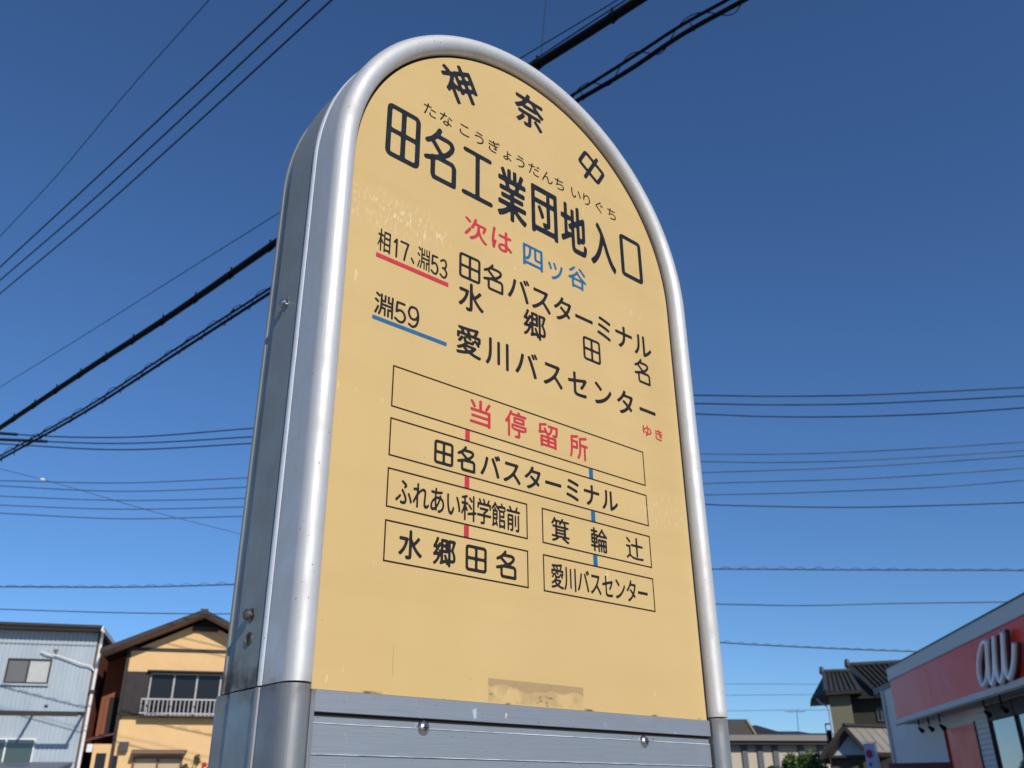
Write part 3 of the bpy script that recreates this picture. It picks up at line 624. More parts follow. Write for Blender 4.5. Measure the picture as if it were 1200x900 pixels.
def wire(n, group, m):
    lab, nm = WL[n]; P = wpts(n); base = P[0].copy()
    root = empty(nm, tuple(base), label=lab, cat='overhead wire' if nm == 'overhead_wire' else 'overhead cable', group=group)
    def part(name, pts, r, sides=8, mm=m):
        return MB().tube([p - base for p in pts], r, sides).build(name, mm, root, 60)
    if n == 'C':
        part('cable', P, WD['C'][0], 14, rubber); Q = wpts('Cm'); part('messenger_wire', Q, WD['Cm'][0], 6, wire_m)
        for p, d in along(P, 0.62):
            q = min(Q, key=lambda s: (s-p).length)
            b = MB(); r = WD['C'][0]*1.12
            b.tube([p - base - d*0.015, p - base + d*0.015], r, 12); b.bar(p - base + Vector((0, 0, r*0.9)), p - base + Vector((0, 0, r + 0.045)), 0.012);
            b.bar(p - base - Vector((0, 0, r*0.9)), p - base - Vector((0, 0, r + 0.014)), 0.02)
            b.build('cable_clip', rubber, root)
    elif n == 'D1':
        Q = wpts('D2'); part('cable', P, WD['D1'][0], 8, rubber); part('cable', Q, WD['D2'][0], 8, rubber)
        # loose lashing spiral round both strands
        L_ = [0]
        for a, b in zip(P[:-1], P[1:]): L_.append(L_[-1] + (b-a).length)
        tot = L_[-1]; pts = []; rnd = random.Random(3)
        N_ = int(tot/0.03)
        import bisect
        for i in range(N_):
            s = tot*i/N_; j = min(max(bisect.bisect(L_, s) - 1, 0), len(P)-2); t = (s - L_[j])/max(L_[j+1]-L_[j], 1e-6)
            a = P[j].lerp(P[j+1], t); b = Q[min(j, len(Q)-2)].lerp(Q[min(j+1, len(Q)-1)], t); c = a.lerp(b, 0.5)
            d = (P[j+1]-P[j]).normalized(); x = d.cross(Vector((0, 0, 1))).normalized(); h = (a-b).length*0.5 + 0.006 + 0.014*(0.5 + 0.5*math.sin(s*2.3) )*rnd.uniform(0.8, 1.1)
            ph = s/0.42*2*math.pi
            pts.append(c + x*math.cos(ph)*0.028 + Vector((0, 0, 1))*math.sin(ph)*h)
        part('lashing', pts, 0.0035, 4, rubber)
        for p, d in along(Q, 0.85):
            b = MB(); u = Vector((0, 0, 1)); p0 = p - base
            b.tube([p0 - u*0.03, p0 + u*0.07 - d*0.02, p0 + u*0.085 + d*0.03], 0.004, 5); b.build('tie', rubber, root)
    elif n in ('R10', 'R12'):
        part('cable', P, WD[n][0], 8)
        tot = 0; pts = []; 
        for a, b in zip(P[:-1], P[1:]):
            L0 = (b-a).length; k = max(2, int(L0/0.06)); d = (b-a)/L0; x = d.cross(Vector((0, 0, 1))).normalized()
            for i in range(k):
                s = tot + L0*i/k; ph = s/0.42*2*math.pi; amp = 0.026 + 0.014*math.sin(s*0.9)
                pts.append(a + d*(L0*i/k) + x*math.cos(ph)*0.03 + Vector((0, 0, 1))*(math.sin(ph)*amp + 0.022))
            tot += L0
        part('lashing', pts, 0.006, 4)
    else:
        part('wire', P, WD[n][0], 6)
        if n == 'diag':
            p = Vector(WD[n][1][2]); MB().lathe([(0.01, -0.05), (0.03, -0.03), (0.03, 0.03), (0.01, 0.05)], p - base, (1, 0, 0), 10).build('joint', white_paint, root, 40)
        if n in ('R1', 'R2'):
            for k_ in (1,):
                p = P[12]; q = P[18]
                MB().tube([x_ - base for x_ in P[6:15]], WD[n][0]*2.6, 8).build('splice_sleeve', m, root, 60)
    return root
gA = 'overhead wires slanting across the sky'; gR = 'wires strung across the street'; gF = 'faint distant wires'
for n in ('A0', 'A1', 'A2', 'A3', 'B', 'C', 'D1', 'V'): wire(n, gA, wire_m)
for n in ('R1', 'R2', 'R3', 'R4', 'R5', 'R6', 'R7', 'R8', 'R9', 'R10', 'R11', 'R12', 'diag'): wire(n, gR, wire_m if n in ('R1', 'R2', 'R3', 'R9') else wire_far)
for n in ('F1', 'F2', 'F3'): wire(n, gF, wire_far)

# ------------------------------------------------------------------ facade frames
def frame(name, P, az, **k):
    return empty(name, (P[0], P[1], 0), math.pi/2 - math.radians(az), **k)

cladding = mat('pale_blue_cladding', (0.385, 0.45, 0.505), 0.5, var=0.10, scale=1.6, stretch=(1, 1, 0.25))
cream = mat('orange_render', (0.76, 0.495, 0.235), 0.85, var=0.06, scale=2.5, bump=0.2)
dark_brown = mat('dark_brown_trim', (0.024, 0.017, 0.015), 0.6, var=0.15, scale=5)
shutter = mat('brown_shutter', (0.024, 0.016, 0.016), 0.65, var=0.1, scale=5)
rust = mat('rust_red_wall', (0.23, 0.075, 0.038), 0.8, var=0.12, scale=4)
roof_dark = mat('roof_metal_dark', (0.032, 0.028, 0.027), 0.5, var=0.2, scale=4)
white_plastic = mat('white_plastic', (0.76, 0.75, 0.73), 0.5, var=0.08, scale=6)
rail_m = mat('rail_silver', (0.40, 0.38, 0.37), 0.45, 0.3, var=0.08)
glass_dark = mat('dark_window_glass', (0.02, 0.02, 0.022), 0.12, spec=0.3)
glass_green = mat('greenish_window_glass', (0.05, 0.075, 0.07), 0.06, spec=0.9)
shutter_grey = mat('grey_window_screen', (0.13, 0.13, 0.135), 0.5, var=0.05)
curtain = mat('pale_curtain_glass', (0.50, 0.51, 0.48), 0.25, var=0.05, scale=5)
soffit_m = mat('eave_soffit', (0.20, 0.15, 0.12), 0.8, var=0.1)
clear = mat('clear_awning_sheet', (0.95, 0.97, 0.98), 0.1, trans=1.0)

def win(root, u0, u1, z0, z1, frame_m, panes, y=-0.0, t=0.035, depth=0.06, name='window', mull=None):
    """window set in the facade at y (viewer side is -y); panes = list of (fraction start, fraction end, material)"""
    b = MB(); b.box(u0, u1, y - depth, y + 0.02, z1 - t, z1).box(u0, u1, y - depth, y + 0.02, z0, z0 + t)
    b.box(u0, u0 + t, y - depth, y + 0.02, z0 + t, z1 - t).box(u1 - t, u1, y - depth, y + 0.02, z0 + t, z1 - t)
    f = b.build(name, frame_m, root)
    for i, (a, c, m) in enumerate(panes):
        x0 = u0 + t + (u1-u0-2*t)*a; x1 = u0 + t + (u1-u0-2*t)*c
        p = MB().box(x0, x1, y - depth*0.35 + 0.008*(i % 2), y - depth*0.35 + 0.006 + 0.008*(i % 2), z0 + t, z1 - t).build('pane', m, f)
        if i:
            MB().box(x0 - t*0.55, x0 + t*0.55, y - depth*0.8, y - depth*0.1, z0 + t, z1 - t).build('mullion', mull or frame_m, f)
    return f

# ---- pale blue house on the left
P1 = (7.62, 25.2)
h1 = frame('blue_house', P1, 116, label='pale blue metal clad house with flat roof edge at the far left', cat='house')
H1T = 5.93
MB().box(-9.0, -0.004, 0.02, 7.0, 0, H1T - 0.02).build('wall', cladding, h1)
# ribbed cladding sheets (real ribs), one sheet per storey
def ribbed(root, u0, u1, z0, z1, m, pitch=0.105, d=0.016, holes=()):
    v = []; f = []; u = u0; prof = []
    while u < u1 - 1e-6:
        prof += [(u, 0.0), (min(u + pitch*0.62, u1), 0.0), (min(u + pitch*0.70, u1), d), (min(u + pitch*0.92, u1), d)]
        u += pitch
    prof.append((u1, 0.0))
    for x, y in prof: v += [(x, y, z0), (x, y, z1)]
    for i in range(len(prof)-1): f.append((2*i, 2*i+2, 2*i+3, 2*i+1))
    me = bpy.data.meshes.new('cladding_sheet'); me.from_pydata(v, [], f); me.update()
    return link('cladding_sheet', me, m, root)
ribbed(h1, -9.0, 0.0, 3.92, 5.57, cladding); ribbed(h1, -9.0, 0.0, 5.60, 5.92, cladding); ribbed(h1, -9.0, 0.0, 2.70, 3.88, cladding); ribbed(h1, -9.0, 0.0, 0.1, 2.67, cladding)
MB().box(-9.0, 0.01, -0.018, 0.02, 5.572, 5.598).build('joint_strip', mat('grey_joint', (0.22, 0.24, 0.26), 0.6), h1)
MB().box(0.0, 0.05, -0.03, 0.10, 0.05, 5.9).build('corner_post', mat('brown_corner', (0.13, 0.07, 0.05), 0.7, var=0.2), h1)
MB().box(-0.003, 0.018, 0.11, 7.0, 0, 5.83).build('side_wall', rust, h1)
rf = MB(); rf.box(-9.3, 0.10, -0.42, 7.2, 5.98, 6.05).build('roof', roof_dark, h1)
MB().box(-9.3, 0.06, -0.40, 0.0, 5.935, 5.976).build('eave_soffit', soffit_m, h1)
MB().box(-9.32, 0.12, -0.50, -0.423, 5.975, 6.04).build('gutter', dark_brown, h1)
MB().box(0.103, 0.16, -0.45, 7.1, 5.90, 6.02).build('fascia_board', white_plastic, h1)
MB().box(0.06, 0.102, -0.2, 7.0, 5.84, 5.93).build('roof_beam', dark_brown, h1)
win(h1, -2.06, -1.01, 4.58, 5.20, dark_brown, [(0, .49, shutter_grey), (.49, 1, curtain)], depth=0.05)
MB().box(-2.10, -0.98, -0.07, 0.0, 4.53, 4.575).build('window_sill', cladding, h1)
pp = smoothpts([(-1.32, -0.08, 5.38), (-1.18, -0.10, 5.335), (-1.07, -0.09, 5.30), (-0.92, -0.09, 5.29), (-0.63, -0.10, 5.21), (-0.30, -0.11, 5.10), (0.0, -0.10, 5.01), (0.05, -0.10, 4.93)], 6)
MB().tube(pp, 0.020, 10).build('vent_pipe', white_plastic, h1, 60)
MB().tube([(0.10, -0.06, 5.62), (0.10, -0.06, 4.45)], 0.042, 12).build('downpipe', white_plastic, h1, 60)
MB().tube([(0.10, -0.06, 4.35), (0.09, -0.06, 0.1)], 0.042, 12).build('downpipe', white_plastic, h1, 60)
MB().tube([(0.10, -0.06, 5.62), (0.12, -0.2, 5.80), (0.15, -0.40, 5.90)], 0.036, 10).build('downpipe_bend', white_plastic, h1, 60)
MB().box(0.02, 0.17, -0.12, 0.0, 4.36, 4.44).build('pipe_bracket', dark_brown, h1)
MB().box(-0.98, -0.90, -0.03, 0.0, 4.02, 4.07).build('outlet_box', dark_brown, h1)
MB().bar((-0.98, -0.05, 5.45), (-0.93, -0.05, 5.28), 0.02).bar((-1.03, -0.05, 5.44), (-0.90, -0.05, 5.44), 0.018).build('insulator_hook', dark_brown, h1)
# awning: brown frame, clear sheet
aw = MB(); AX = 1.15
aw.bar((-9.0, -AX, 3.75), (0.04, -AX, 3.75), 0.07, 0.09).build('awning_beam', dark_brown, h1)
MB().bar((-9.0, -0.03, 3.89), (0.0, -0.03, 3.89), 0.05, 0.05).build('awning_ledger', dark_brown, h1)
for u in (-0.02, -1.20, -2.4, -3.6):
    MB().bar((u, -0.03, 3.86), (u, -AX, 3.77), 0.05, 0.06).build('awning_rafter', dark_brown, h1)
# lower window and a small roof under it
win(h1, -3.2, -1.01, 2.66, 3.26, white_plastic, [(0, .36, glass_green), (.36, .70, glass_green), (.70, 1, glass_green)], depth=0.07)
MB().prism([(-5.0, -0.9, 2.50), (-0.20, -0.9, 2.50), (-0.06, -0.04, 2.66), (-5.0, -0.04, 2.66)], (0, 0, 0.05)).build('lower_awning', mat('slate_blue_sheet', (0.13, 0.15, 0.19), 0.5, var=0.1), h1)
for u in (-5.0, -2.6, -0.25): MB().box(u, u + 0.06, -0.9, -0.84, 0, 2.5).build('awning_post', dark_brown, h1)

# ---- orange gabled house
h2 = frame('orange_house', P1, 116, label='orange rendered house with a brown gabled roof and railed upper window', cat='house')
UL, UR, AU, AZ_, EZ = 0.83, 4.47, 2.65, 6.30, 5.45
sl_ = (AZ_ - EZ)/(AU - UL)
MB().prism([(UL, 0, 0), (UR, 0, 0), (UR, 0, EZ), (AU, 0, AZ_ + 0.02), (UL, 0, EZ)], (0, 8, 0)).build('wall', cream, h2)
OV = 0.62
def roof_slab(sgn):
    u_e = 0.20 if sgn < 0 else 2*AU - 0.20
    z_r = 6.44; z_e = z_r - (AU-0.20)*0.455
    s = MB().prism([(u_e, -OV, z_e), (AU, -OV, z_r), (AU, -OV, z_r + 0.09), (u_e, -OV, z_e + 0.09)], (0, 9.0, 0)).build('roof', roof_dark, h2)
    # bargeboard on the gable edge, soffit behind it
    g = MB().prism([(u_e, -OV - 0.04, z_e - 0.03), (AU, -OV - 0.04, z_r - 0.03), (AU, -OV - 0.04, z_r + 0.10), (u_e, -OV - 0.04, z_e + 0.10)], (0, 0.036, 0)).build('bargeboard', dark_brown, h2)
    MB().prism([(u_e + 0.02, -OV, z_e - 0.035), (AU, -OV, z_r - 0.035), (AU, -OV, z_r - 0.004), (u_e + 0.02, -OV, z_e - 0.004)], (0, OV - 0.005, 0)).build('eave_soffit', mat('soffit_brown', (0.30, 0.19, 0.13), 0.8), h2)
    # standing seams
    for k in range(18):
        y = -OV + 0.2 + k*0.48
        MB().bar((u_e, y, z_e + 0.105), (AU, y, z_r + 0.105), 0.03, 0.03).build('roof_seam', roof_dark, h2)
roof_slab(-1); roof_slab(1)
MB().bar((AU, -OV + 0.02, 6.535), (AU, 8.4, 6.535), 0.20, 0.05).build('ridge_cap', roof_dark, h2)
MB().box(UL - 0.02, UR + 0.02, -0.035, 0.02, 5.49, 5.57).build('beam', dark_brown, h2)
MB().box(2.38, 3.05, -0.10, 0.02, 6.05, 6.16).build('gable_vent', dark_brown, h2)
MB().prism([(2.36, -0.04, 6.162), (3.07, -0.04, 6.162), (2.80, -0.04, 6.30), (2.60, -0.04, 6.30)], (0, 0.045, 0)).build('gable_vent', black, h2)
MB().box(UL - 0.03, UL + 0.05, -0.05, 0.0, 0.1, 5.48).build('corner_trim', dark_brown, h2)
sb = MB().box(0.90, 1.47, -0.16, 0.0, 3.83, 4.93).build('shutter_box', shutter, h2)
for k in range(5): MB().box(0.90 + 0.114*k, 0.90 + 0.114*k + 0.098, -0.168, -0.161, 3.85, 4.91).build('shutter_slat', shutter, h2)
MB().box(0.86, 0.895, -0.10, 0.0, 3.75, 4.95).build('shutter_trim', dark_brown, h2)
win(h2, 1.475, 3.95, 3.84, 4.92, rail_m, [(0, .24, glass_dark), (.24, .485, glass_dark), (.485, .74, glass_dark), (.74, 1, glass_dark)], depth=0.07, t=0.04, mull=rail_m)
MB().box(1.40, 4.0, -0.30, -0.003, 4.93, 4.965).build('window_hood', dark_brown, h2)
ra = MB().box(1.36, 3.98, -0.34, -0.30, 4.205, 4.245).box(1.36, 3.98, -0.34, -0.30, 3.86, 3.895).build('railing', rail_m, h2)
u = 1.36
bme = None
while u < 3.97:
    if bme is None:
        o = MB().box(-0.012, 0.012, -0.012, 0.012, 3.896, 4.204).build('baluster', rail_m, ra); bme = o.data
    else:
        o = bpy.data.objects.new('baluster', bme); col.objects.link(o); o.parent = ra
    o.location = (u + 0.014, -0.32, 0); u += 0.108
for u in (1.38, 2.04, 2.66, 3.3): MB().box(u, u + 0.04, -0.299, -0.075, 3.87, 3.89).build('railing_bracket', rail_m, h2)
MB().box(1.36, 4.0, -0.29, -0.003, 3.79, 3.825).build('window_sill', dark_brown, h2)
MB().prism([(0.98, -0.003, 3.20), (1.20, -0.003, 3.20), (1.20, -0.003, 2.98), (0.98, -0.003, 2.98)], (0, -0.16, -0.02)).build('vent_hood', mat('hood_dark', (0.06, 0.05, 0.05), 0.5), h2)
win(h2, 0.86, 0.99, 2.2, 2.86, dark_brown, [(0, 1, glass_dark)], depth=0.04, t=0.02)
MB().prism([(1.30, -0.02, 2.96), (2.66, -0.02, 2.96), (2.62, -0.40, 2.90), (1.34, -0.40, 2.90)], (0, 0, 0.05)).build('door_canopy', mat('canopy_brown', (0.16, 0.11, 0.09), 0.6), h2)
win(h2, 1.36, 2.58, 0.6, 2.84, mat('brown_window_frame', (0.16, 0.09, 0.05), 0.5), [(0, .5, mat('beige_blind', (0.52, 0.40, 0.24), 0.6, var=0.05)), (.5, 1, mat('beige_blind_right', (0.50, 0.38, 0.23), 0.6, var=0.05))], depth=0.08, t=0.05)
# set-back rust red wing between the houses
MB().box(0.18, UL - 0.04, 1.2, 7.5, 0, 5.60).build('wing_wall', rust, h2)
MB().box(0.40, 0.76, 1.12, 1.19, 3.45, 4.40).build('wing_dark_panel', black, h2)  # flat black panel just in front of the wing wall
MB().box(0.30, 0.40, 1.13, 1.195, 3.45, 4.40).build('dark_panel_trim', rust, h2)
MB().prism([(0.14, 1.10, 3.34), (0.14, 0.0, 3.20), (0.82, -0.10, 3.36), (0.82, 1.10, 3.48)], (0, 0, 0.05)).build('lean_to_roof', mat('maroon_roof', (0.10, 0.035, 0.035), 0.6, var=0.1), h2)
MB().box(0.36, UL - 0.035, 0.0, 1.0, 0, 3.14).build('lean_to_wall', cream, h2)
MB().box(0.46, 0.70, -0.03, -0.003, 2.25, 2.92).build('lean_to_window', glass_dark, h2)
MB().box(0.20, 0.34, 0.02, 0.3, 2.95, 3.14).build('meter_box', white_plastic, h2)

# ---- foliage generator
def leaf_mass(root, name, m, lobes, n, size, seed=1):
    r = random.Random(seed); v = []; f = []
    for i in range(n):
        c, rad = r.choice(lobes)
        while True:
            d = Vector((r.uniform(-1, 1), r.uniform(-1, 1), r.uniform(-1, 1)))
            if 0.45 < d.length <= 1: break
        jit = 0.82 + 0.3*math.sin(d.x*7 + c[0]*3)*math.cos(d.z*6 + d.y*5)
        p = Vector(c) + Vector((d.x*rad[0], d.y*rad[1], d.z*rad[2]))*jit
        a = Vector((r.gauss(0, 1), r.gauss(0, 1), r.gauss(0, 1))).normalized(); b = a.orthogonal().normalized(); cc = a.cross(b)
        s = size*r.uniform(0.6, 1.35); k = len(v)
        v += [p - b*s, p + cc*s*0.45, p + b*s, p - cc*s*0.45]; f.append((k, k+1, k+2, k+3))
    me = bpy.data.meshes.new(name); me.from_pydata([tuple(q) for q in v], [], f); me.update()
    return link(name, me, m, root)
leaf_a = mat('leaf_green', (0.062, 0.125, 0.024), 0.55, var=0.45, scale=3.0)
leaf_b = mat('rose_leaf', (0.075, 0.095, 0.03), 0.6, var=0.4, scale=9)
bark = mat('bark', (0.09, 0.065, 0.045), 0.9, var=0.3, scale=9)
petal = mat('red_petals', (0.55, 0.012, 0.03), 0.6, var=0.2, scale=20)

rose = frame('rose_bush', P1, 116, label='tall rose bush with a red bloom in front of the orange house', cat='bush')
MB().tube(smoothpts([(3.0, -1.0, 0), (3.02, -1.05, 1.2), (3.08, -1.0, 2.2), (3.15, -1.0, 2.62)], 4), 0.02, 6).tube(smoothpts([(2.95, -1.0, 0), (2.85, -1.0, 1.5), (2.88, -1.0, 2.5), (3.0, -1.0, 2.86)], 4), 0.012, 6).tube(smoothpts([(2.98, -1.0, 0.3), (2.72, -1.0, 1.6), (2.68, -1.02, 2.55)], 4), 0.012, 6).build('stem', bark, rose)
leaf_mass(rose, 'foliage', leaf_b, [((2.85, -1, 2.1), (0.35, 0.25, 0.55)), ((2.98, -1, 2.72), (0.10, 0.1, 0.16)), ((2.70, -1, 2.52), (0.12, 0.1, 0.12)), ((3.0, -1, 1.2), (0.5, 0.35, 0.8))], 700, 0.035, 5)
for (x, z, r_) in ((3.17, 2.60, 0.075), (3.28, 2.52, 0.06), (2.75, 1.9, 0.06)):
    b = MB()
    for k in range(9):
        a = k*2.4; rr = r_*(0.35 + 0.07*k)
        c = Vector((x + math.cos(a)*rr*0.6, -1.08 - 0.01*k, z + math.sin(a)*rr*0.6)); b.lathe([(r_*0.45, -0.012), (r_*0.5, 0.0), (r_*0.3, 0.014)], c, (math.cos(a)*0.5, -1, math.sin(a)*0.5), 8)
    b.build('rose_bloom', petal, rose, 50)

# ---- au shop on the right
PS = (26.54, 12.74)
orange_red = mat('glossy_red_panel', (0.80, 0.062, 0.035), 0.25, var=0.08, scale=0.6, spec=0.08, coat=0.0)
grey_band = mat('grey_metal_band', (0.56, 0.58, 0.58), 0.6, 0.0, var=0.06, scale=2)
shop_wall = mat('shop_wall_blue_grey', (0.66, 0.66, 0.64), 0.75, var=0.05, scale=1.5)
soffit_g = mat('shop_soffit', (0.38, 0.37, 0.35), 0.8, var=0.1, scale=2)
logo_m = mat('logo_silver', (0.80, 0.83, 0.85), 0.35, 0.2, var=0.04)
shop = frame('phone_shop', PS, 48.5, label='single storey shop with glossy red fascia and raised grey letters at the right', cat='shop')
UE = 0.30
REC = -0.60
MB().box(-16, 3.6, -9.0, REC, 0, 4.92).build('wall', shop_wall, shop)
MB().box(-16.1, 4.7, -9.2, REC + 0.02, 4.925, 5.10).build('roof', roof_dark, shop)
fb = MB().box(-16, UE, REC + 0.001, -0.03, 3.70, 5.18).build('fascia_box', grey_band, shop)
MB().box(-16.02, UE + 0.02, -0.029, 0.03, 4.875, 5.20).build('fascia_band', grey_band, shop)
MB().box(-16.03, UE + 0.04, REC + 0.03, 0.05, 5.202, 5.235).build('coping', roof_dark, shop)
# red panels, one sheet per bay
u = UE; i = 0
while u > -15.9:
    wd = 1.82
    MB().box(max(u - wd, -16), u - 0.006, -0.028, 0.0 + (0.002 if i % 2 else 0.0), 3.765, 4.872).build('red_panel', orange_red, shop); u -= wd; i += 1
MB().box(-16.02, UE + 0.01, -0.0285, 0.012, 4.850, 4.8735).build('panel_edge', mat('deep_red_edge', (0.35, 0.03, 0.03), 0.4), shop)
MB().box(-16.02, UE + 0.02, REC + 0.001, 0.045, 3.64, 3.698).build('soffit', soffit_g, shop)
MB().box(-16.03, UE + 0.03, 0.046, 0.075, 3.635, 3.765).build('fascia_trim', grey_band, shop)
MB().box(-16.0, UE, 0.0, 0.045, 3.699, 3.762).build('fascia_gutter', soffit_g, shop)
MB().box(-16.0, UE, 0.01, 0.044, 3.600, 3.638).build('light_strip', mat('beige_strip', (0.34, 0.30, 0.25), 0.7), shop)
AUP = [(-8.34, 4.64), (-8.1, 4.65), (-7.78, 4.48), (-7.54, 4.24), (-7.45, 3.98), (-7.55, 3.84), (-7.76, 3.88), (-8.01, 4.11), (-8.19, 4.42), (-8.31, 4.65), (-8.09, 4.17), (-8.02, 3.88), (-8.07, 3.8), (-8.24, 3.89), (-8.5, 4.24), (-8.74, 4.68), (-8.55, 4.3), (-8.47, 3.92), (-8.55, 3.79), (-8.73, 3.87), (-9.03, 4.29), (-9.24, 4.69), (-9.03, 4.23), (-8.96, 3.92), (-9.02, 3.81), (-9.22, 3.89), (-9.49, 4.13), (-9.67, 4.39)]
lg = MB().tube([p for p in smoothpts([(a, 0.15, b) for a, b in AUP[:10]], 5)], 0.060, 12, True, 0.05); 
lg.tube(smoothpts([(a, 0.155, b) for a, b in AUP[9:]], 5), 0.060, 12, True, 0.05)
lo_ = lg.build('logo', logo_m, shop, 50)
bk = MB().tube([p for p in smoothpts([(a, 0.07, b) for a, b in AUP[:10]], 4)], 0.058, 8, True, 0.05)
bk.tube(smoothpts([(a, 0.075, b) for a, b in AUP[9:]], 4), 0.058, 8, True, 0.05); bk.build('logo_backing', mat('logo_return', (0.09, 0.03, 0.035), 0.5), lo_, 50)
# storefront under the soffit
MB().box(-4.44, -2.14, REC, REC + 0.05, 0.1, 3.30).build('red_poster_panel', orange_red, shop)
for u in (-4.50, -2.14): MB().box(u, u + 0.06, REC, REC + 0.09, 0.1, 3.34).build('poster_frame', mat('dark_red_frame', (0.12, 0.02, 0.02), 0.5), shop)
for k in range(30):
    MB().box(-5.34, -4.52, REC, REC + 0.06, 0.1 + k*0.117, 0.1 + k*0.117 + 0.108).build('siding_board', shop_wall, shop)
glass_shop = mat('shop_glass', (0.10, 0.11, 0.11), 0.04, spec=1.0, coat=1.0)
u = -5.40
while u > -15.5:
    f_ = MB().box(u - 0.05, u, REC, REC + 0.08, 0.1, 3.60).build('window_frame', dark_brown, shop)
    MB().box(u - 1.55, u - 0.05, REC + 0.01, REC + 0.03, 0.1, 3.26).build('pane', glass_shop, shop)
    MB().box(u - 1.55, u - 0.05, REC, REC + 0.07, 3.262, 3.60).build('transom', dark_brown, shop)
    u -= 1.6
for (u, z) in ((-1.45, 3.33), (-2.35, 3.30), (-3.30, 3.27), (-6.6, 3.3), (-7.6, 3.3)):
    s = MB().tube([(u, -0.1, 3.64), (u, -0.1, z + 0.14)], 0.02, 8).build('spotlight', rubber, shop, 40)
    MB().lathe([(0.03, -0.09), (0.04, -0.07), (0.055, 0.05), (0.062, 0.08), (0.04, 0.081)], (u - 0.03, -0.12, z + 0.04), (-0.8, -0.25, -0.55), 12).build('lamp_head', rubber, s, 40)
MB().tube([(3.50, REC + 0.06, 4.9), (3.50, REC + 0.06, 0.1)], 0.05, 8).build('downpipe', shop_wall, shop, 50)

# ---- olive tiled house behind the shop
PE = (38.13, 20.767)
olive = mat('olive_render', (0.17, 0.155, 0.10), 0.85, var=0.08, scale=2)
dark_shaded_wood = mat('dark_shaded_timber', (0.028, 0.027, 0.020), 0.8, var=0.2, scale=3)  # dark timber tone, also holds the shade of the recessed wall
tile_m = mat('grey_roof_tile', (0.055, 0.057, 0.052), 0.45, var=0.25, scale=5)
th = frame('tiled_house', PE, 150, label='dark two storey house with grey tiled roofs beside the shop', cat='house')
MB().box(-0.70, 0.20, 0.0, 4.0, 0, 5.98).build('wall', olive, th)
MB().box(0.205, 7.0, 0.9, 8.0, 0, 5.95).build('wall', dark_shaded_wood, th)
win(th, 1.22, 1.62, 4.82, 5.36, mat('grey_frame', (0.12, 0.13, 0.14), 0.5), [(0, .5, glass_dark), (.5, 1, glass_dark)], y=0.9, depth=0.07)
def tiled(root, A, B, C, D, cols, rows, m, roll=0.05, verge=True):
    """roof slope A-B eave (left, right), D-C ridge; tile courses with rolls, joined"""
    A, B, C, D = map(Vector, (A, B, C, D)); nrm = (B-A).cross(D-A).normalized()
    if nrm.z < 0: nrm = -nrm
    s = MB()
    s.prism([A, B, C, D], nrm*-0.08); s.build('roof_deck', dark_shaded_wood, root)
    b = MB()
    for r in range(rows):
        t0, t1 = r/rows, (r+1)/rows + 0.015
        L0, R0, L1, R1 = A.lerp(D, t0), B.lerp(C, t0), A.lerp(D, min(t1, 1)), B.lerp(C, min(t1, 1))
        n = cols
        for c in range(n):
            p0, p1 = L0.lerp(R0, c/n), L0.lerp(R0, (c+1)/n); q0, q1 = L1.lerp(R1, c/n), L1.lerp(R1, (c+1)/n)
            up = nrm*(0.055); lo_h = nrm*0.02; m0 = p0.lerp(p1, 0.35); n0 = q0.lerp(q1, 0.35)
            k = len(b.v)
            b.v += [tuple(x) for x in (p0 + up + nrm*roll, m0 + up, p1 + up*0.9, q0 + lo_h + nrm*roll, n0 + lo_h, q1 + lo_h*0.9, p0 + lo_h*0.2, m0 + lo_h*0.2, p1 + lo_h*0.2)]
            b.f += [(k, k+1, k+4, k+3), (k+1, k+2, k+5, k+4), (k+6, k+7, k+1, k), (k+7, k+8, k+2, k+1)]
    o = b.build('roof_tiles', m, root); o['kind'] = 'stuff'
    return o
# small hipped roof over the wing
RL, RR = Vector((-0.72, 1.6, 7.02)), Vector((0.42, 1.6, 7.00)); EL_, ER = Vector((-0.80, -0.55, 5.95)), Vector((0.72, -0.55, 5.97)); HL = Vector((-1.49, 1.0, 5.86)); HB = Vector((-1.6, 4.0, 5.90))
tiled(th, EL_, ER, RR, RL, 7, 9, tile_m, 0.07)
b = MB().prism([HL, EL_, RL], (0, 0, -0.06)); b.build('hip_slope', dark_shaded_wood, th)
MB().prism([HL, RL, (-0.72, 4.0, 7.02), HB], (0, 0, -0.06)).build('hip_slope', roof_dark, th)
MB().prism([HL, EL_, ER, (0.6, 3.9, 5.95), HB], (0, 0, -0.08)).build('eave_soffit', dark_shaded_wood, th)
MB().tube([RL + Vector((-0.1, 0, 0.09)), RR + Vector((0, 0, 0.09))], 0.09, 8).build('ridge_tile', tile_m, th, 40)
MB().tube([RL + Vector((-0.06, 0, 0.06)), EL_ + Vector((0, 0, 0.08))], 0.06, 8).build('hip_tile', tile_m, th, 40)
MB().lathe([(0.10, -0.1), (0.13, 0.0), (0.09, 0.22), (0.03, 0.26)], RL + Vector((-0.10, 0, 0.06)), (0, 0, 1), 10).build('ridge_end', tile_m, th, 40)
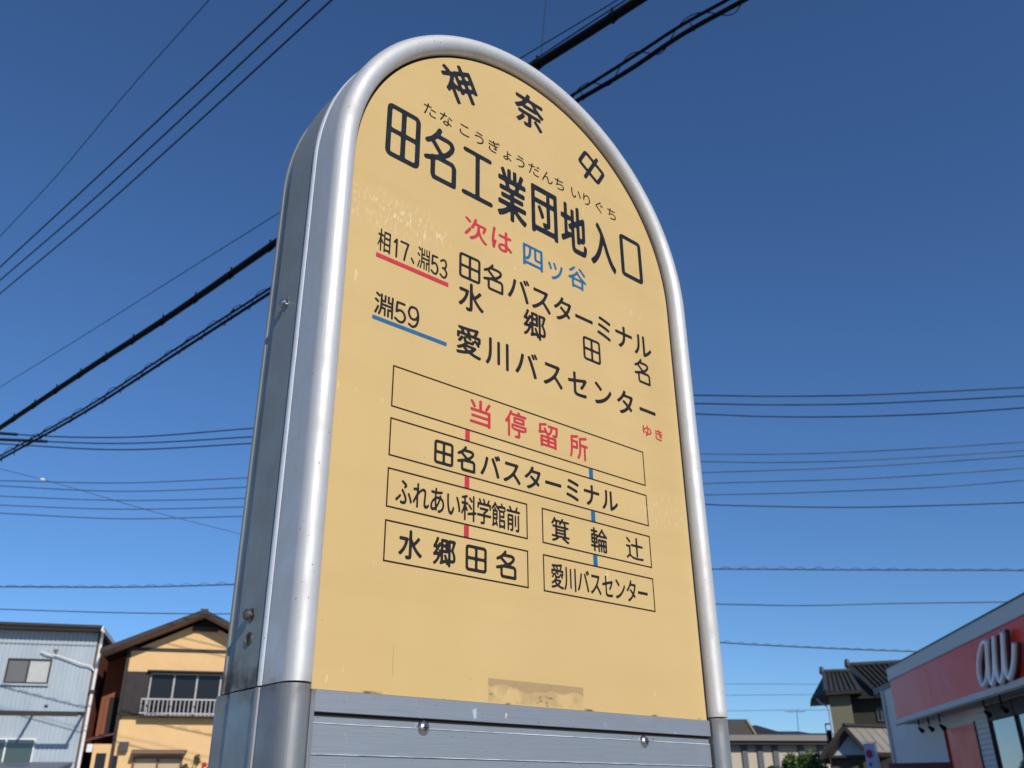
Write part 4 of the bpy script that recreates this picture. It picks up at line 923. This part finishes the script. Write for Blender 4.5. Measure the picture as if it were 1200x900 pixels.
# main roof
ML, MR = Vector((0.46, 3.0, 7.42)), Vector((7.0, 3.0, 7.42)); VL, VR = Vector((1.38, 0.2, 5.84)), Vector((7.2, 0.2, 5.84))
tiled(th, VL, VR, MR, ML, 28, 13, tile_m, 0.08)
MB().bar(ML + Vector((-0.05, 0, 0.02)), VL + Vector((-0.05, 0, 0.0)), 0.16, 0.22).build('verge', roof_dark, th)
MB().prism([ML, VL, (0.2, 0.95, 5.84), (0.2, 5.8, 5.84)], (0.05, 0, -0.02)).build('gable_infill', dark_shaded_wood, th)
MB().prism([ML, MR, (7.2, 5.8, 5.84), (1.3, 5.8, 5.84)], (0, 0, -0.06)).build('rear_slope', roof_dark, th)
MB().box(0.21, 7.1, 0.25, 5.9, 5.74, 5.80).build('eave_soffit', dark_shaded_wood, th)
MB().tube([ML + Vector((-0.1, 0, 0.1)), MR + Vector((0, 0, 0.1))], 0.11, 8).build('ridge_tile', tile_m, th, 40)
MB().lathe([(0.12, -0.1), (0.15, 0.0), (0.10, 0.26), (0.03, 0.30)], ML + Vector((-0.08, 0, 0.08)), (0, 0, 1), 10).build('ridge_end', tile_m, th, 40)
MB().tube(smoothpts([(-1.20, 0.3, 5.80), (-1.08, 0.1, 5.62), (-0.80, -0.02, 5.38), (-0.78, -0.04, 5.0)], 5) + [(-0.78, -0.04, 0.1)], 0.035, 8).build('downpipe', mat('pale_pipe', (0.35, 0.37, 0.38), 0.5), th, 50)
MB().box(-1.04, -0.76, 0.5, 1.5, 3.9, 4.0).box(-1.04, -1.00, 0.5, 1.5, 4.0, 4.78).box(-1.04, -0.76, 0.5, 0.54, 4.72, 4.78).box(-0.80, -0.76, 0.5, 0.54, 4.0, 4.72).box(-0.99, -0.81, 0.51, 0.53, 4.0, 4.5).build('balcony', rubber, th)
# porch
PAp = Vector((-0.30, -2.0, 4.42)); PR_ = Vector((1.50, 0.0, 4.12))
metal_tan = mat('tan_metal_roof', (0.24, 0.215, 0.18), 0.5, var=0.12, scale=2)
MB().prism([(-0.28, -2.25, 4.42), (0.42, -2.25, 3.44), (2.6, -0.1, 3.44), (1.9, -0.1, 4.42)], (0, 0, 0.05)).build('porch_roof', metal_tan, th)
for k in range(7):
    t = k/6.0
    a = Vector((-0.28, -2.25, 4.49)).lerp(Vector((1.9, -0.1, 4.49)), t); c = Vector((0.42, -2.25, 3.51)).lerp(Vector((2.6, -0.1, 3.51)), t)
    MB().bar(a, c, 0.035, 0.035).build('roof_seam', mat('seam_grey', (0.2, 0.18, 0.16), 0.6) if k == 0 else bpy.data.materials['seam_grey'], th)
MB().prism([(-0.28, -2.27, 4.42), (-1.55, -2.27, 3.05), (-0.6, -0.1, 3.05), (1.9, -0.1, 4.42)], (0, 0, 0.05)).build('porch_roof', roof_dark, th)
MB().bar((-0.28, -2.31, 4.42), (-1.58, -2.31, 3.04), 0.06, 0.16).build('bargeboard', dark_brown, th); MB().bar((-0.28, -2.31, 4.42), (0.45, -2.31, 3.44), 0.06, 0.14).build('bargeboard', dark_brown, th)
MB().bar((-0.28, -2.35, 4.50), (1.95, -0.1, 4.50), 0.16, 0.10).build('ridge_cap', roof_dark, th)
MB().prism([(-1.05, -1.8, 3.36), (0.42, -1.8, 3.36), (-0.26, -1.8, 4.28)], (0, 0.06, 0)).build('porch_gable', mat('pale_blue_gable', (0.42, 0.47, 0.50), 0.6, var=0.05), th)
MB().box(-1.1, 0.5, -1.86, -1.70, 3.26, 3.355).build('porch_beam', dark_brown, th)
MB().box(-1.0, 0.45, -1.5, -0.05, 0, 3.25).build('porch_wall', mat('porch_dark_wall', (0.07, 0.06, 0.045), 0.8, var=0.1), th)
MB().box(0.50, 2.4, -0.9, -0.05, 0, 3.3).build('porch_wall', dark_shaded_wood, th)
for u in (-1.05, 0.42): MB().box(u, u + 0.08, -1.84, -1.72, 0, 3.25).build('porch_post', dark_brown, th)

# ---- distant flat building with hipped roofs
PF = (49.61, 32.65)
FH = frame('distant_building', PF, 120, label='beige building with dark vertical bands and brown eave, far behind the tree', cat='building')
beige = mat('beige_panel_wall', (0.48, 0.42, 0.33), 0.8, var=0.05, scale=1)
MB().box(-6.0, 5.5, 0.0, 8, 0, 4.78).build('wall', beige, FH)
MB().box(-6.4, 5.9, -0.9, 8, 4.98, 5.30).build('eave', mat('eave_grey_brown', (0.20, 0.18, 0.16), 0.6, var=0.1), FH)
MB().box(-6.4, 5.9, -0.7, 8, 4.79, 4.975).build('eave_shade_board', dark_brown, FH)
for u0 in (-5.2, -3.2, -1.79, -0.80, 0.20, 1.9, 3.2): MB().box(u0, u0 + 0.34, -0.12, -0.002, 0, 4.78).build('pilaster', mat('pilaster_dark', (0.09, 0.10, 0.11), 0.6) if u0 < -5 else bpy.data.materials['pilaster_dark'], FH)
MB().prism([(-6.4, -0.9, 5.302), (5.9, -0.9, 5.302), (5.2, 1.5, 5.55), (-6.4, 1.5, 5.55)], (0, 0, 0.03)).build('roof_edge', roof_dark, FH)
hp = MB(); hp.add([(-1.45, -0.4, 5.33), (1.35, -0.4, 5.33), (1.35, 5, 5.33), (-1.45, 5, 5.33), (0.10, 1.6, 6.05), (0.10, 3.0, 6.05)], [(0, 1, 4), (1, 2, 5, 4), (2, 3, 5), (3, 0, 4, 5), (0, 3, 2, 1)]); hp.build('hip_roof', roof_dark, FH)
hp = MB(); hp.add([(0.9, 0.2, 5.33), (4.0, 0.2, 5.33), (4.0, 5, 5.33), (0.9, 5, 5.33), (1.2, 2.0, 5.72), (3.2, 2.0, 5.72)], [(0, 1, 5, 4), (1, 2, 5), (2, 3, 4, 5), (3, 0, 4), (0, 3, 2, 1)]); hp.build('hip_roof', roof_dark, FH)
MB().prism([(-5.5, -0.5, 5.33), (-2.9, -0.5, 6.2), (-1.45, -0.5, 6.2), (-0.98, -0.5, 5.33)], (0, 5, 0)).build('gable_roof', roof_dark, FH)
MB().bar((-1.50, -0.56, 6.18), (-1.0, -0.56, 5.34), 0.06, 0.12).build('bargeboard', mat('yellow_brown_board', (0.25, 0.2, 0.1), 0.7), FH)
MB().tube([(2.62, 1.0, 5.6), (2.72, 1.0, 6.9)], 0.02, 6).tube([(1.9, 1.0, 6.80), (3.3, 1.0, 6.82)], 0.02, 6).tube([(2.3, 1.0, 6.80), (2.3, 1.0, 6.70)], 0.015, 6).tube([(3.0, 1.0, 6.82), (3.0, 1.0, 6.72)], 0.015, 6).build('antenna', wire_far, FH)

# ---- garden tree
PT = (25.02, 15.43)
gt = frame('garden_tree', PT, 147, label='bushy bright green garden tree in front of the beige building', cat='tree')
MB().tube([(0, 0, -0.1), (0.02, 0.05, 0.9), (-0.05, 0, 1.8)], 0.09, 8).tube([(0, 0, 1.3), (0.3, 0.1, 2.0), (0.45, 0, 2.6)], 0.045, 6).tube([(0, 0, 1.4), (-0.3, 0.1, 2.1), (-0.4, 0, 2.5)], 0.045, 6).build('trunk', bark, gt, 50)
lobes = [((-0.12, 0, 2.58), (0.30, 0.35, 0.38)), ((0.50, 0, 2.55), (0.36, 0.4, 0.48)), ((-0.55, 0.1, 2.25), (0.36, 0.4, 0.34)), ((0.75, 0.1, 2.2), (0.32, 0.4, 0.40)), ((0.2, -0.1, 2.2), (0.6, 0.5, 0.42)), ((0.1, 0, 1.7), (0.7, 0.6, 0.5)), ((-0.70, 0, 2.45), (0.14, 0.2, 0.14)), ((0.22, 0, 2.72), (0.13, 0.2, 0.16))]
leaf_mass(gt, 'crown', leaf_a, lobes, 12000, 0.055, 11)

# ---- banner flag and red board
nb = frame('banner_flag', (22.59, 11.66), 150, label='white banner flag printed with a magenta flower, left of the shop', cat='flag')
pole = MB().tube([(0.19, 0, -0.1), (0.12, 0, 2.98)], 0.014, 8).tube([(0.12, 0, 2.95), (-0.20, 0, 2.97)], 0.008, 6).build('pole', white_plastic, nb, 50)
v = []; f = []; NZ, NX = 16, 6
for i in range(NZ+1):
    for j in range(NX+1):
        z = 2.93 - 2.0*i/NZ; x = -0.175 + 0.27*j/NX + (2.93 - z)*0.025*-0.6 + 0.012*math.sin(z*3)
        v.append((x, 0.02*math.sin(z*4.0 + j*0.8), z))
for i in range(NZ):
    for j in range(NX): a = i*(NX+1)+j; f.append((a, a+1, a+NX+2, a+NX+1))
cl = pyd('cloth', v, f, mat('banner_cloth', (0.48, 0.52, 0.66), 0.8, var=0.05), nb, 60)
fl = MB()
for k in range(6):
    a = math.radians(90 + 60*k); c = Vector((-0.065 + 0.048*math.cos(a), -0.030, 2.68 + 0.062*math.sin(a)))
    fl.prism([c + Vector((0.040*math.cos(t), 0, 0.044*math.sin(t))) for t in [2*math.pi*q/12 for q in range(12)]], (0, 0.003 + 0.0006*k, 0))
fl.build('flower_print', mat('magenta_print', (0.42, 0.035, 0.17), 0.7, var=0.2, scale=20), nb)
MB().prism([(-0.11, -0.031, 2.40), (-0.05, -0.031, 2.40), (-0.05, -0.031, 2.47), (-0.11, -0.031, 2.47)], (0, 0.003, 0)).build('printed_mark', mat('navy_print', (0.05, 0.08, 0.18), 0.7), nb)
rbm = mat('dark_red_board', (0.12, 0.022, 0.02), 0.5, var=0.15, scale=3)
rb = frame('roadside_board', (20.98, 10.43), 150, label='low dark red board standing in front of the shop wall', cat='sign board')
MB().box(0.0, 1.32, 0, 0.08, 1.2, 2.38).build('panel', rbm, rb)
for u in (0.1, 1.16): MB().box(u, u + 0.06, 0.02, 0.07, -0.1, 1.2).build('leg', dark_brown, rb)
MB().box(-0.10, -0.01, 0.0, 0.08, 0.4, 2.36).build('edge_panel', mat('salmon_edge', (0.5, 0.22, 0.18), 0.6), rb)
